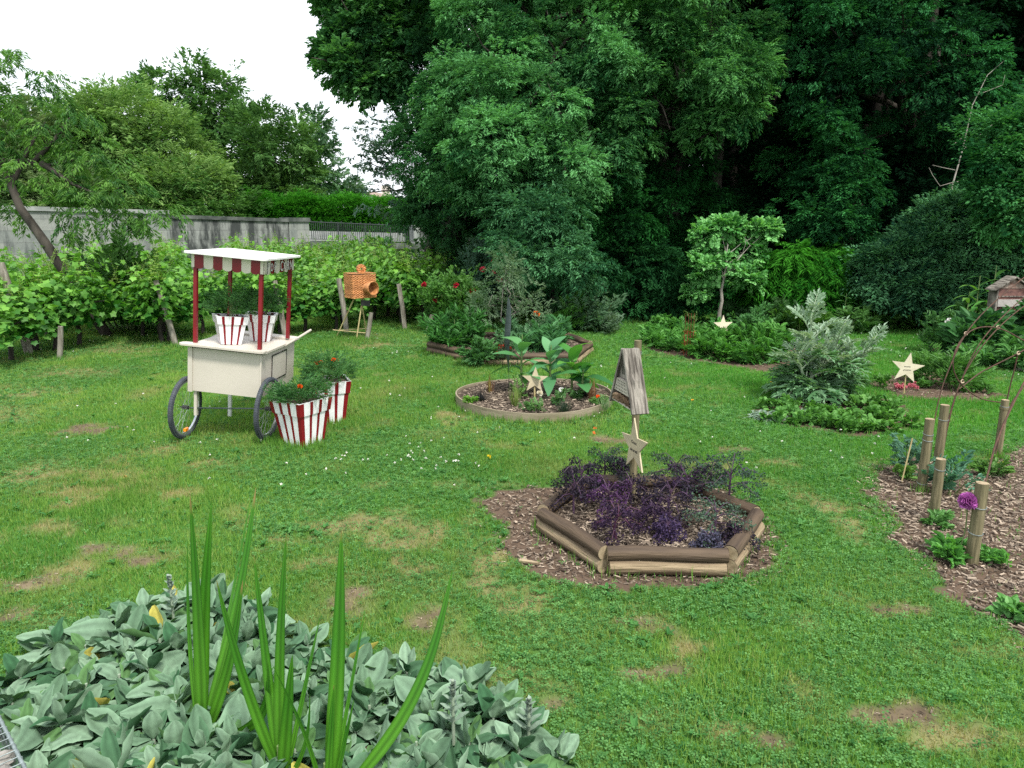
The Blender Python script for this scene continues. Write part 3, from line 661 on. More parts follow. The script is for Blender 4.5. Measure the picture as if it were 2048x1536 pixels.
# ---- log edged beds
def logbed(name, label, P, dia, z0, offs, lightbits):
    c0 = P.mean(0); t = thing(name, label, 'garden bed', (c0[0], c0[1], z0))
    n = len(P)
    for k in range(n):
        a, b = P[k]-c0, P[(k+1) % n]-c0; L_ = np.linalg.norm(b-a); ang = math.atan2(b[1]-a[1], b[0]-a[0])
        for lv in range(2):
            e = .012+.02*rng.random(); e2 = .012+.02*rng.random(); r = dia/2*(1.0+.08*rng.random()-(.03 if lv else 0)); off = offs*lv
            m = MB(); ns_ = 14; xs_ = np.linspace(e, L_-e2, ns_); path = np.stack([xs_, .006*np.sin(xs_*5+k*2+lv), .004*np.sin(xs_*7+k)], 1)
            rr = r*(1+.03*np.sin(xs_*9+k)); m.tube(path, rr, 18, cap=False, jit=.035)
            inn = np.array([-(b-a)[1], (b-a)[0]])/L_
            o = m.build('log', LOGW if (lv or k in lightbits) else LOGL, t, loc=(a[0]+inn[0]*off, a[1]+inn[1]*off, r+lv*(dia*.93)), rot=(rng.random()*.0, 0, ang), smooth=True)
            if lv == 0: pass
            for xx, sg in ((xs_[0], -1), (xs_[-1], 1)):
                em = MB()
                an = np.linspace(0, 2*np.pi, 18, endpoint=False); q = [(xx+sg*.002, math.cos(s_)*r*1.0, math.sin(s_)*r*1.0) for s_ in (an if sg < 0 else -an)]; em.poly(q)
                em.build('end_grain', CUTEND, o)
    return t
logbed('hexagonal_log_bed', 'hexagonal bed of stacked half-dark logs holding purple kale', HEXP, .098, 0, .006, ())
logbed('log_bed', 'wide log-edged bed of green perennials behind the round bed', BED2, .11, 0, .01, (0,))
# ---- round bed edging
def ring(m):
    n = 72; a = np.linspace(0, 2*np.pi, n, endpoint=False); r = 1.0+.012*np.sin(3*a); ht = .135+.012*np.sin(2*a+1); V = []
    for rr, zz in ((r, 0*a-.03), (r+.004, ht), (r-.014, ht), (r-.018, 0*a-.03)): V.append(np.stack([np.cos(a)*rr, np.sin(a)*rr, zz], 1))
    V = np.concatenate(V); Fq = []
    for k in range(3):
        for i in range(n): Fq.append((k*n+i, k*n+(i+1) % n, (k+1)*n+(i+1) % n, (k+1)*n+i))
    m.add(V, Fq)
rb = one('edging', EDGING, None, ring, loc=(CIRC[0], CIRC[1], 0)); rb.name = 'round_bed_edging'
tag(rb, 'low circular bed edging of curved pale board round the broad-leaved canna', 'bed edging')

# ---- stars
def star(name, label, c, r, yaw, mat, post=None, tilt=0, txt=None, ts=.04, z=None, roll=0, squash=1.0, stake=None):
    t = thing(name, label, 'star sign', c, yaw, 'wooden star signs')
    P = []
    for k in range(10):
        a = math.pi/2+k*math.pi/5; rr = r if k % 2 == 0 else r*.40; P.append((math.cos(a+roll)*rr, math.sin(a+roll)*rr))
    m = MB(); m.prism(P, 0, .012); o = m.build('star_board', mat, t, rot=(math.pi/2+tilt, 0, 0))
    if txt:
        for i, s in enumerate(txt):
            Mx = Matrix.Translation((0, ts*.85-i*ts*1.9, .0125)); letters(s, ts, INK, o, Mx, ext=.0006)
    if stake:
        one('stake', CANE, t, lambda m: m.tube([(0, .008, -c[2]+.0), (0, .012, -r*.2)], stake, 8))
    return t
PX, PY = .975, 5.55
pole = one('wooden_pole', POLEW, None, lambda m: m.tube([(0, 0, 0), (.004, 0, .5), (0, .0, 1.30)], [.031, .030, .029], 16, jit=.03), loc=(PX, PY, .05), smooth=True)
tag(pole, 'round wooden pole in the kale bed carrying the insect house and a star', 'pole')
one('wire_band', WIRE, pole, lambda m: (m.tube([(math.cos(a)*.032, math.sin(a)*.032, 1.20+.004*math.sin(a)) for a in np.linspace(0, 6.283, 20)], .002, 5, cap=False), m.tube([(math.cos(a)*.032, math.sin(a)*.032, 1.212) for a in np.linspace(0, 6.283, 20)], .002, 5, cap=False)))
star('star_sign', 'tall tan star sign with dark writing fixed to the pole above the kale', (PX-.01, PY-.10, Z(PX, PY-.1, 892)), 0.225, R_(-72), STARW, txt=('Choux', 'décoratif'), ts=.034, roll=R_(4))
q = np.array([.285, 8.86]); star('star_sign', 'tan star sign half covered by a canna leaf in the round bed', (q[0], q[1], Z(q[0], q[1], 760)), .17, R_(8), STARW, stake=.011, roll=R_(-3))
q = G(1441, 690); star('star_sign', 'pale star sign leaning at the foot of the young quince trunk', (3.98, 13.62, Z(3.98, 13.62, 651)), .2, R_(10), STARP, stake=.008)
q = G(1808, 787); star('star_sign', 'pale tilted star sign on a cane in the mulched bed behind the cardoon', (q[0], q[1], Z(q[0], q[1], 736)), .215, R_(-12), STARP, txt=('Pivoines', 'arbustives'), ts=.024, roll=R_(-7), stake=.008)

# ---- insect house on the pole (A-frame)
ih = thing('insect_house', 'weathered A-frame insect house with a bark-like plank roof on the pole', 'insect house', (.87, 5.45, Z(.87, 5.45, 805)))
rd = math.atan2(.22, .97)
ih.rotation_euler = (0, 0, rd)      # local x = ridge direction away from the face, local y = across
AH, BW, TH = .395, .20, .15
def plank(m, sgn):
    n = 8
    a = np.array([0, 0, AH+.02]); b = np.array([0, sgn*(BW+.03), -.04]); nrm = unit(np.array([0, sgn*AH, BW]))
    V = []
    for i in range(n+1):
        for j in range(7):
            xx = -.035+.135*j/6; w = .0035*rng.normal()*(1 if 0 < j < 6 else .3); V.append(a+(b-a)*i/n+np.array([xx, 0, 0])+nrm*(w+.02))
    Fq = [(i*7+j, i*7+j+1, (i+1)*7+j+1, (i+1)*7+j) for i in range(n) for j in range(6)]
    V = np.array(V); m.add(V, Fq); m.add(V-nrm*.024, [f[::-1] for f in Fq])
    k = (n+1)*7
    e = [i*7 for i in range(n+1)]; e2 = [i*7+6 for i in range(n+1)]
    VV = np.r_[V, V-nrm*.024]
    m.add(VV, [(e[i], e[i+1], k+e[i+1], k+e[i]) for i in range(n)]+[(e2[i], e2[i+1], k+e2[i+1], k+e2[i]) for i in range(n)]+[(j, j+1, k+j+1, k+j) for j in range(6)]+[(n*7+j, n*7+j+1, k+n*7+j+1, k+n*7+j) for j in range(6)])
one('roof_plank', GREYWOOD, ih, lambda m: plank(m, -1)); one('roof_plank', GREYWOOD, ih, lambda m: plank(m, 1))
def tri(z0, z1, x0, x1, inset=.01):
    def f(m):
        def hw(z): return max(.004, BW*(1-z/AH)-inset)
        V = [(x, s*hw(z), z) for x in (x0, x1) for z, s in ((z0, -1), (z0, 1), (z1, 1), (z1, -1))]
        m.add(V, [(3, 2, 1, 0), (4, 5, 6, 7), (0, 1, 5, 4), (1, 2, 6, 5), (2, 3, 7, 6), (3, 0, 4, 7)])
    return f
one('back_board', BRICKY, ih, tri(0, AH*.98, .085, .095))
gb = one('gable_board', GREYWOOD, ih, tri(AH*.48, AH*.95, -.01, .0))
one('slots', BLACKM, gb, lambda m: [m.box((-.0125, y-.006, AH*.56), (-.0102, y+.006, AH*.72)) for y in (-.03, 0, .03)])
db = one('drilled_block', BRICKY, ih, tri(AH*.2, AH*.46, -.03, .07))
one('holes', BLACKM, db, lambda m: [m.tube([(-.031, y, z), (-.033, y, z)], .0045, 8) for z in (AH*.25, AH*.31, AH*.37, AH*.42) for y in np.linspace(-.1, .1, 7) if abs(y) < BW*(1-z/AH)-.03])
def cones(m):
    for k in range(60):
        m.tube([(-.03, (rng.random()-.5)*.36, .004+rng.random()*.05), (.07, (rng.random()-.5)*.36, .004+rng.random()*.05)], .006+.01*rng.random(), 6, (.7+.5*rng.random(),)*3)
one('shelf', BRICKY, ih, lambda m: m.box((-.03, -BW+.01, -.012), (.085, BW-.01, .0)))
one('twig_filling', pmat('twig_filling', (.1, .06, .035), (.3, .2, .12), 9, .9, attr=True), ih, cones)

# ---- insect house on the far right
ih2 = thing('insect_house', 'brick and timber insect house on a post above the right-hand border', 'insect house', (9.15, 13.4, 0))
zb2, zt2 = .55, 1.32
def cage(m):
    m.box((-.3, -.12, zb2), (-.27, .12, 1.12)); m.box((.27, -.12, zb2), (.3, .12, 1.12)); m.box((-.269, -.11, zb2), (.269, .12, zb2+.02)); m.box((-.269, .1, zb2+.021), (.269, .12, 1.12))
    m.box((-.269, -.11, .97), (.269, .1, .985))
one('frame', GREYWOOD, ih2, cage)
def gable(m):
    V = [(-.27, y, 1.121) for y in (-.1, .1)]+[(.27, y, 1.121) for y in (-.1, .1)]+[(0, y, zt2-.02) for y in (-.1, .1)]
    m.add(V, [(0, 2, 4), (1, 5, 3)]); m.add(V, [(0, 1, 3, 2), (0, 4, 5, 1), (2, 3, 5, 4)])
one('gable', pmat('cork_filling', (.16, .09, .07), (.3, .24, .2), 14, .9, .5), ih2, gable)
for s in (-1, 1): one('roof_plank', GREYWOOD, ih2, lambda m, s=s: m.add([(0, -.16, zt2), (0, .14, zt2), (s*.36, .14, 1.08), (s*.36, -.16, 1.08), (0, -.16, zt2+.022), (0, .14, zt2+.022), (s*.36, .14, 1.102), (s*.36, -.16, 1.102)], [(0, 1, 2, 3), (4, 5, 6, 7), (0, 1, 5, 4), (1, 2, 6, 5), (2, 3, 7, 6), (3, 0, 4, 7)]))
BRK = pmat('grey_block', (.3, .28, .26), (.42, .4, .37), 8, .9, .4)
for (z0, z1, a) in ((zb2+.021, zb2+.16, BRK), (.79, .92, BRK)): one('hollow_block', a, ih2, lambda m, z0=z0, z1=z1: m.box((-.26, -.12, z0), (.26, .08, z1)))
one('twig_filling', pmat('twig_filling_dark', (.1, .05, .045), (.2, .1, .08), 14, .9, .4), ih2, lambda m: [m.box((-.26, -.09, a), (.26, .08, b)) for a, b in ((.715, .785), (.922, .968), (.986, 1.118))])
one('post', GREYWOOD, ih2, lambda m: m.box((-.035, -.035, 0), (.035, .035, zb2-.001)))

# ---- wicker film camera on its tripod
wx, wy = -3.03, 14.55
wk = thing('wicker_camera', 'wicker film camera with cone lens and reel on a three-legged cane stand', 'sculpture', (wx, wy, 0), R_(0))
zc0, zc1 = .84, 1.32
def weave(m, w, d, z0, z1, rows=22):
    m.box((-w/2+.008, -d/2+.008, z0+.01), (w/2-.008, d/2-.008, z1-.01), (.35, .3, .28))
    for k in range(rows):
        z = z0+(z1-z0)*(k+.5)/rows; pts = []
        per = [(-w/2, -d/2), (w/2, -d/2), (w/2, d/2), (-w/2, d/2), (-w/2, -d/2)]
        for i in range(4):
            a, b = np.array(per[i]), np.array(per[i+1]); L_ = np.linalg.norm(b-a); n_ = int(L_/.035); nr = np.array([(b-a)[1], -(b-a)[0]])/L_
            for j in range(n_): q = a+(b-a)*j/n_+nr*.007*(1 if (j+k) % 2 else -1); pts.append((q[0], q[1], z+.002*rng.normal()))
        pts.append(pts[0]); m.tube(pts, (z1-z0)/rows*.52, 5, (.75+.45*rng.random(),)*3, cap=False)
yb = R_(-52)
bx = one('wicker_box', WICKER, wk, lambda m: weave(m, .36, .50, zc0, zc1-.02), rot=(R_(0), 0, yb))
one('lid', WICKER, bx, lambda m: [m.tube([(-.19, y, zc1+.004), (.19, y, zc1+.004)], .009, 6, (.6+.3*rng.random(),)*3) for y in np.linspace(-.25, .25, 32)])
def lens(m):
    for k in range(12):
        t = k/11; r = .075+.055*t; L0 = .22*t
        m.tube([(.17+L0, math.cos(a)*(r+.004*math.sin(a*9+k*3)), zc0+.2+math.sin(a)*(r+.004*math.sin(a*9+k*3))) for a in np.linspace(0, 6.283, 28)], .012, 5, (.6+.4*rng.random(),)*3, cap=False)
    m.tube([(.19, 0, zc0+.2), (.2, 0, zc0+.2)], .07, 16, (.05, .04, .03))
one('lens', WICKER, wk, lens, rot=(0, 0, R_(-38)))
def reel(m):
    for k in range(5):
        rr = .03+.013*k
        for x in (-.03, .03): m.tube([(math.cos(a)*rr, x+.01*math.sin(a*8+k), math.sin(a)*rr) for a in np.linspace(0, 6.283, 26)], .011, 5, (.8+.4*rng.random(),)*3, cap=False)
    for k in range(14):
        a = k/14*6.283; m.tube([(math.cos(a)*.09, -.05, math.sin(a)*.09), (math.cos(a+.2)*.085, .05, math.sin(a+.2)*.085)], .008, 5, (.7,)*3)
one('reel', WICKER, wk, reel, loc=(.03, .02, zc1+.085), rot=(0, 0, R_(25)), smooth=False)
q1, q2 = G(673, 674)-np.array([wx, wy, 0]), G(713, 679)-np.array([wx, wy, 0])
tops = [(-.12, -.02, zc0-.01), (.05, -.05, zc0-.01), (-.01, .08, zc0-.01)]
for a, b in ((q1, tops[0]), (q2, tops[1]), (np.array([.0, .45, 0]), tops[2])): one('leg', CANE, wk, lambda m, a=a, b=b: m.tube([(a[0], a[1], 0), b], .014, 8))
one('crossbar', CANE, wk, lambda m: m.tube([(q1[0]-.06, q1[1]-.02, .15), (q2[0]+.25, q2[1]-.03, .13)], .009, 8))
one('crossbar', CANE, wk, lambda m: m.tube([(q1[0]+.05, q1[1]+.0, .14), (.02, .47, .15)], .009, 8))
one('name_plate', BLACKM, wk, lambda m: m.box((-.09, -.006, -.055), (.09, .006, .055)), loc=(.12, -.12, .74), rot=(0, R_(4), 0))

# ---- twisted steel stake
def blade(m):
    n = 40; V = []
    for i in range(n+1):
        t = i/n; z = 1.27*t; w = .046*math.sin(math.pi*min(1, (t+.02)/1.02))**.6+.002; w = w if t > .1 else .012
        a = 1.2+t*2.2; dx, dy = math.cos(a)*w, math.sin(a)*w; tx, ty = -math.sin(a)*.004, math.cos(a)*.004; off = .012*math.sin(t*9)
        V += [(off-dx, -dy, z), (off+tx, ty, z), (off+dx, dy, z), (off-tx, -ty, z)]
    m.add(V, [(i*4+j, i*4+(j+1) % 4, i*4+4+(j+1) % 4, i*4+4+j) for i in range(n) for j in range(4)])
q = G(1016, 783, .08); bs = one('garden_stake', STEEL, None, blade, loc=(q[0], q[1], .06)); bs.scale = (1, 1, 1.0)
tag(bs, 'slim twisted dark steel stake standing at the back of the round bed', 'garden stake')

# ---- short bound posts of the right-hand tunnel bed
def postz(px, pyb, pyt, r0_, label, bands, lean=(0, 0), collar=False):
    r = r0_*.86; b = G(px, pyb); zt = Z(b[0], b[1], pyt)
    t = one('wooden_post', POLEW, None, lambda m: (m.tube([(0, 0, -.05), (lean[0]*.5, lean[1]*.5, zt*.5), (lean[0], lean[1], zt)], [r*1.04, r, r], 18, jit=.03), m.tube([(lean[0]*.82, lean[1]*.8, zt*.82), (lean[0]*.85, lean[1]*.85, zt*.86), (lean[0]*.9, lean[1]*.9, zt*.9)], [r, r*1.2, r], 14) if collar else None), loc=tuple(b), smooth=True)
    tag(t, label, 'post', 'short posts round the rusty tunnel')
    one('cut_end', CUTEND, t, lambda m: m.poly([(lean[0]+math.cos(a)*r*.97, lean[1]+math.sin(a)*r*.97, zt+.001) for a in np.linspace(0, 6.283, 18, endpoint=False)]))
    for h in bands:
        z_ = zt*h; one('wire_loop', WIRE, t, lambda m: m.tube([(lean[0]*h+math.cos(a)*(r+.003), lean[1]*h+math.sin(a)*(r+.003), z_+.008*math.sin(a)) for a in np.linspace(0, 6.283, 22)], .0025, 5, cap=False))
    return b, zt
posts = [postz(1842, 982, 838, .043, 'grey-topped post with two wire loops at the left edge of the tunnel bed', (.72, .8, .12)),
         postz(1874, 935, 810, .045, 'taller pale post standing just behind the grey-topped one', (.78,)),
         postz(1866, 1042, 918, .041, 'short tan post in the mulch in front of the two leaning ones', (.85,)),
         postz(1942, 1128, 966, .046, 'greenish thick post beside the purple bloom', (.72, .4)),
         postz(1994, 915, 800, .040, 'brown post with a swollen collar near the lawn edge', (.9,), collar=True)]
# ---- rusty rod tunnel
tn = thing('rod_tunnel', 'open tunnel of thin rusty rods arching up over the mulch bed', 'garden arch', (0, 0, 0))
def rod(pts, r=.005):
    P = np.array(pts, float); t = np.linspace(0, 1, len(P)); tt = np.linspace(0, 1, 40)
    Q = np.stack([np.interp(tt, t, P[:, k]) for k in range(3)], 1)
    for _ in range(6): Q[1:-1] = (Q[:-2]+2*Q[1:-1]+Q[2:])/4
    one('rod', RUST, tn, lambda m: m.tube(Q, r, 6))
def pd(lst): return [D(a, b, t) for a, b, t in lst]
rod(pd([(1862, 905, 6.4), (1866, 850, 6.4), (1882, 774, 6.4), (1906, 720, 6.4), (1924, 675, 6.4), (1955, 636, 6.45), (1987, 605, 6.5), (2048, 553, 6.6), (2150, 480, 6.9), (2300, 420, 7.3), (2480, 450, 7.6)]))
rod(pd([(1882, 930, 6.9), (1890, 865, 6.8), (1906, 800, 6.8), (1932, 738, 6.8), (1966, 688, 6.8), (2002, 649, 6.9), (2048, 610, 7.0), (2150, 545, 7.2), (2300, 500, 7.5), (2480, 520, 7.8)]))
rod(pd([(1884, 925, 6.95), (1893, 862, 6.85), (1909, 797, 6.85), (1932, 735, 6.85), (1962, 680, 6.85), (1998, 640, 6.9), (2048, 592, 7.0), (2150, 520, 7.2), (2300, 470, 7.5)]))
rod(pd([(2130, 640, 6.6), (2070, 695, 6.6), (2048, 684, 6.6), (2016, 660, 6.6), (1994, 655, 6.7), (1960, 649, 6.7), (1930, 665, 6.6), (1914, 690, 6.5), (1905, 715, 6.5), (1904, 735, 6.5), (1913, 760, 6.6), (1925, 772, 6.6), (1950, 795, 6.8), (1975, 803, 7.0), (2005, 805, 7.1)]), .006)
rod(pd([(2036, 705, 6.9), (2030, 735, 6.95), (2022, 765, 7.0), (2011, 812, 7.05)]), .006)
rod(pd([(1985, 935, 7.0), (2000, 870, 7.0), (2010, 840, 7.0), (2023, 803, 7.0), (2048, 774, 7.0), (2110, 720, 7.1), (2250, 640, 7.3)]))
rod(pd([(1918, 778, 6.6), (1960, 745, 6.9), (2036, 707, 6.9), (2100, 670, 7.1)]), .006)
rod(pd([(1940, 1122, 4.95), (1962, 1000, 4.95), (1975, 950, 5.0), (1990, 890, 5.1), (2015, 830, 5.2), (2060, 740, 5.4), (2160, 600, 5.8)]), .007)
TIE = pmat('wire_tie', (.6, .45, .3), (.5, .4, .3), 9, .4)
for a, b, t in ((1925, 763, 6.58), (1996, 655, 6.68), (1932, 667, 6.6), (2010, 803, 6.98), (2037, 706, 6.88)):
    one('tie', TIE, tn, lambda m: m.tube([(math.cos(s)*.013, .0, math.sin(s)*.013) for s in np.linspace(0, 9, 14)], .006, 5), loc=tuple(D(a, b, t)))
# ---- purple bloom, canes
pf = thing('purple_bloom', 'purple-pink ruffled bloom tied to the greenish post', 'flower', tuple(D(1936, 1003, 4.78)))
one('petals', PETAL, pf, lambda m: bloom(m, (0, 0, 0), .055, (.45, .13, .42), 120, 1))
one('stalk', STEM, pf, lambda m: m.tube([(0, 0, -.02), (.03, .03, -.2), (-.02, .0, -.45)], .004, 5))
q = G(1803, 965); cn = one('bamboo_cane', CANE, None, lambda m: m.tube([(0, 0, 0), (.06, .02, .40)], .006, 6), loc=tuple(q)); tag(cn, 'thin bamboo cane stuck in the mulch left of the posts', 'cane')
# piece of pale wood
q = G(1058, 1125, .012); wq = one('wood_scrap', CUTEND, None, lambda m: m.prism([(-.07, -.012), (.06, -.016), (.072, .006), (-.066, .014)], 0, .014), loc=tuple(q), rot=(.1, 0, R_(-18))); tag(wq, 'pale split piece of wood lying on the mulch edge', 'wood scrap')

# ---- gabion corner, bottom left
gq = np.array([-1.93, 2.44]); gdir = math.atan2(-.35, .36)
gab = thing('gabion', 'wire-mesh stone gabion corner with grey rubble at the bottom left', 'gabion', (gq[0], gq[1], 0), gdir)
GH = .26
def gbw(m):
    for x in np.arange(-.7, .95, .048): m.tube([(x, .012, 0), (x, .010, GH), (x+.0, 0, GH+.006), (x-.0, -.9, GH+.004)], .0022, 5); 
    for y in (-.0, -.22, -.44, -.66, -.88): m.tube([(-.7, y, GH+.002), (.95, y, GH+.002)], .0025 if y else .0045, 6)
    for z in (.06, .14, .2): m.tube([(-.7, .012, z), (.95, .012, z)], .0022, 5)
    m.tube([(-.7, .003, GH), (.95, .003, GH)], .006, 7)
one('wire_mesh', WIRE, gab, gbw)
def rock(m, c, r):
    n1, n2 = 6, 8; V = [(0, 0, 1)]; ph = rng.random(3)*6
    for i in range(1, n1):
        for j in range(n2): a, b = math.pi*i/n1, 2*math.pi*j/n2; V.append((math.sin(a)*math.cos(b), math.sin(a)*math.sin(b), math.cos(a)))
    V.append((0, 0, -1)); V = np.array(V); V = V*(.8+.3*rng.random((len(V), 1)))*r*(.7+.6*rng.random(3))+c
    col = (.6+.7*rng.random(),)*3; last = len(V)-1
    T1 = [(0, 1+j, 1+(j+1) % n2) for j in range(n2)]+[(last, 1+(n1-2)*n2+(j+1) % n2, 1+(n1-2)*n2+j) for j in range(n2)]
    m.add(V, T1, col); m.add(V, [(1+i*n2+j, 1+(i+1)*n2+j, 1+(i+1)*n2+(j+1) % n2, 1+i*n2+(j+1) % n2) for i in range(n1-2) for j in range(n2)], col)
def rocks(m):
    for x in np.arange(-.65, .92, .085):
        for y in np.arange(-.06, -.85, -.085): rock(m, np.array([x, y, GH-.055])+rng.normal(size=3)*.01, .05)
    m.box((-.69, -.88, -.02), (.94, -.03, GH-.09), (.5,)*3)
one('stones', STONE, gab, rocks, smooth=False)

# ---- stone kerb on the right
k1 = G(1868, 716)[:2]; k2 = G(2250, 775)[:2]
def kerb(m):
    L_ = np.linalg.norm(k2-k1); n_ = 7
    for i in range(n_): m.box((L_*i/n_+.005, 0, -.02), (L_*(i+1)/n_-.005, .12, .07+.012*rng.random()), (1,)*3)
kb = one('stone_kerb', KERB, None, kerb, loc=(k1[0], k1[1], 0), rot=(0, 0, math.atan2(*(k2-k1)[::-1]))); tag(kb, 'low stone kerb edging the flower border on the right', 'kerb')

# ---- vineyard posts
def vpost(pxb, pyb, pxt, pyt, r, label, square=False):
    b = G(pxb, pyb); t_ = b[1]*cp+CAM_H*sp; tp = D(pxt, pyt, t_*.995)-b; tp[1] *= .3
    o = one('vineyard_post', POSTW, None, lambda m: m.tube([(0, 0, -.05), tuple(tp*.5+np.array([.01, 0, 0])), tuple(tp)], [r, r, r*.92], 5 if square else 10, jit=.12), loc=tuple(b), smooth=not square)
    return tag(o, label, 'post', 'old wooden posts of the vineyard')
vpost(60, 710, 15, 525, .075, 'thick leaning grey post at the near end of the leftmost vine row')
vpost(118, 720, 124, 652, .045, 'dark short stump post left of the cart between vine rows')
vpost(352, 690, 318, 560, .055, 'leaning grey post at the near end of the vine row left of the cart')
vpost(571, 675, 553, 560, .055, 'crooked grey post standing just behind the cart')
vpost(694, 668, 680, 556, .055, 'tall post behind the wicker camera')
vpost(810, 660, 798, 567, .055, 'squared pale post right of the wicker camera', True)
vpost(733, 680, 743, 625, .045, 'leaning short post at the foot of the wicker camera stand')
vpost(853, 667, 864, 630, .05, 'short whitish leaning stump at the end of the last vine row')
vpost(668, 600, 661, 530, .07, 'distant upright post showing between the vine rows above the lawn strip')
vpost(592, 600, 585, 528, .07, 'pale distant post seen just right of the cart canopy')
vpost(345, 590, 342, 515, .06, 'distant thin post poking out of the vines left of the canopy')
vpost(762, 580, 760, 533, .06, 'distant small post among the vines right of the wicker camera')

# ---- parapet wall, bridge and railing
WALL = pmat('wall_render', (.42, .43, .4), (.2, .2, .19), .9, .9, .4, (1, 1, .5), ramp=(.45, .75), detail=10)
def wallmat(name, lo, hi, dark, mort, dk):
    m, t, b, o = mat_base(name); b.inputs['Roughness'].default_value = .92
    tcn = N('ShaderNodeTexCoord', t); sep = N('ShaderNodeSeparateXYZ', t); cmb = N('ShaderNodeCombineXYZ', t)
    t.links.new(tcn.outputs['Object'], sep.inputs[0]); t.links.new(sep.outputs['X'], cmb.inputs['X']); t.links.new(sep.outputs['Z'], cmb.inputs['Y'])
    br = N('ShaderNodeTexBrick', t); br.inputs['Scale'].default_value = 1; br.inputs['Brick Width'].default_value = .95; br.inputs['Row Height'].default_value = .42; br.inputs['Mortar Size'].default_value = .012
    br.inputs['Color1'].default_value = (*hi, 1); br.inputs['Color2'].default_value = (*lo, 1); br.inputs['Mortar'].default_value = (*mort, 1); br.inputs['Bias'].default_value = -.2
    t.links.new(cmb.outputs[0], br.inputs['Vector'])
    mp = N('ShaderNodeMapping', t); mp.inputs['Scale'].default_value = (2.3, 2.3, .6); t.links.new(tcn.outputs['Object'], mp.inputs[0])
    n1 = N('ShaderNodeTexNoise', t); n1.inputs['Scale'].default_value = .9; n1.inputs['Detail'].default_value = 9; n1.inputs['Roughness'].default_value = .65; t.links.new(mp.outputs[0], n1.inputs['Vector'])
    r = N('ShaderNodeValToRGB', t); r.color_ramp.elements[0].position = dk; r.color_ramp.elements[0].color = (0, 0, 0, 1); r.color_ramp.elements[1].position = dk+.14; r.color_ramp.elements[1].color = (1, 1, 1, 1)
    t.links.new(n1.outputs['Fac'], r.inputs[0]); mx_ = N('ShaderNodeMix', t, data_type='RGBA'); mx_.inputs['B'].default_value = (*dark, 1)
    t.links.new(r.outputs[0], mx_.inputs['Factor']); t.links.new(br.outputs['Color'], mx_.inputs['A'])
    n2 = N('ShaderNodeTexNoise', t); n2.inputs['Scale'].default_value = 6; n2.inputs['Detail'].default_value = 8; t.links.new(tcn.outputs['Object'], n2.inputs['Vector'])
    mr = N('ShaderNodeMapRange', t); mr.inputs['To Min'].default_value = .7; mr.inputs['To Max'].default_value = 1.25; t.links.new(n2.outputs['Fac'], mr.inputs['Value'])
    mm_ = N('ShaderNodeMix', t, data_type='RGBA', blend_type='MULTIPLY'); mm_.inputs['Factor'].default_value = 1
    t.links.new(mx_.outputs['Result'], mm_.inputs['A']); t.links.new(mr.outputs['Result'], mm_.inputs['B']); t.links.new(mm_.outputs['Result'], b.inputs['Base Color'])
    return m
WL = wallmat('pale_block_wall', (.2, .22, .21), (.29, .3, .28), (.10, .11, .11), (.17, .18, .17), .5)
WD = wallmat('stained_block_wall', (.2, .21, .2), (.29, .3, .29), (.045, .05, .05), (.14, .14, .14), .42)
COP = pmat('mossy_coping', (.05, .06, .055), (.16, .17, .16), 2.5, .9, .5, ramp=(.4, .7))
CPL = pmat('pale_coping', (.22, .24, .23), (.34, .35, .34), 2.5, .9, .5)
def wall_piece(name, label, a, b, za, zb, mat, cop=COP, th=.5, cat='wall', ch=.16):
    a = np.array(a); b = np.array(b); L_ = np.linalg.norm(b-a); ang = math.atan2(b[1]-a[1], b[0]-a[0])
    t = thing(name, label, cat, (a[0], a[1], 0), ang)
    def f(m): m.add([(0, 0, -.2), (L_, 0, -.2), (L_, th, -.2), (0, th, -.2), (0, 0, za-ch), (L_, 0, zb-ch), (L_, th, zb-ch), (0, th, za-ch)], [(3, 2, 1, 0), (4, 5, 6, 7), (0, 1, 5, 4), (1, 2, 6, 5), (2, 3, 7, 6), (3, 0, 4, 7)])
    one('wall_face', mat, t, f)
    def c(m): m.add([(-.04, -.07, za-ch+.002), (L_+.04, -.07, zb-ch+.002), (L_+.04, th+.07, zb-ch+.002), (-.04, th+.07, za-ch+.002), (-.04, -.07, za), (L_+.04, -.07, zb), (L_+.04, th+.07, zb), (-.04, th+.07, za)], [(3, 2, 1, 0), (4, 5, 6, 7), (0, 1, 5, 4), (1, 2, 6, 5), (2, 3, 7, 6), (3, 0, 4, 7)])
    one('coping', cop, t, c); return t
def D2(px, t): v = (px-1024)/FPX; y = (t-CAM_H*sp*.0)/1.0; return np.array([v*t, t*1.02])
def onw(px, t, py): p = D(px, py, t); return p
w0, w1, w2, w3, w4 = [D(px, 450, t)[:2] for px, t in ((-420, 21), (338, 31), (618, 37), (828, 42), (1150, 50))]
zt0, zt1a, zt1b, zt2, = D(-420, 398, 21)[2], D(338, 421, 31)[2], D(338, 429, 31)[2], D(618, 438, 37)[2]
wall_piece('stone_wall', 'pale block parapet wall with worn coping behind the fruit tree', w0, w1, zt0, zt1a, WL, CPL)
wall_piece('stone_wall', 'dark stained block parapet wall between the pale wall and the railing', w1, w2-(w2-w1)/np.linalg.norm(w2-w1)*1.3, zt1b, zt2, WD)
wall_piece('wall_pier', 'pale stone pier with dark cap at the left end of the railing', w2-(w2-w1)/np.linalg.norm(w2-w1)*1.25, w2, zt2+.06, zt2+.06, WL, COP, th=.6, cat='pier', ch=.2)
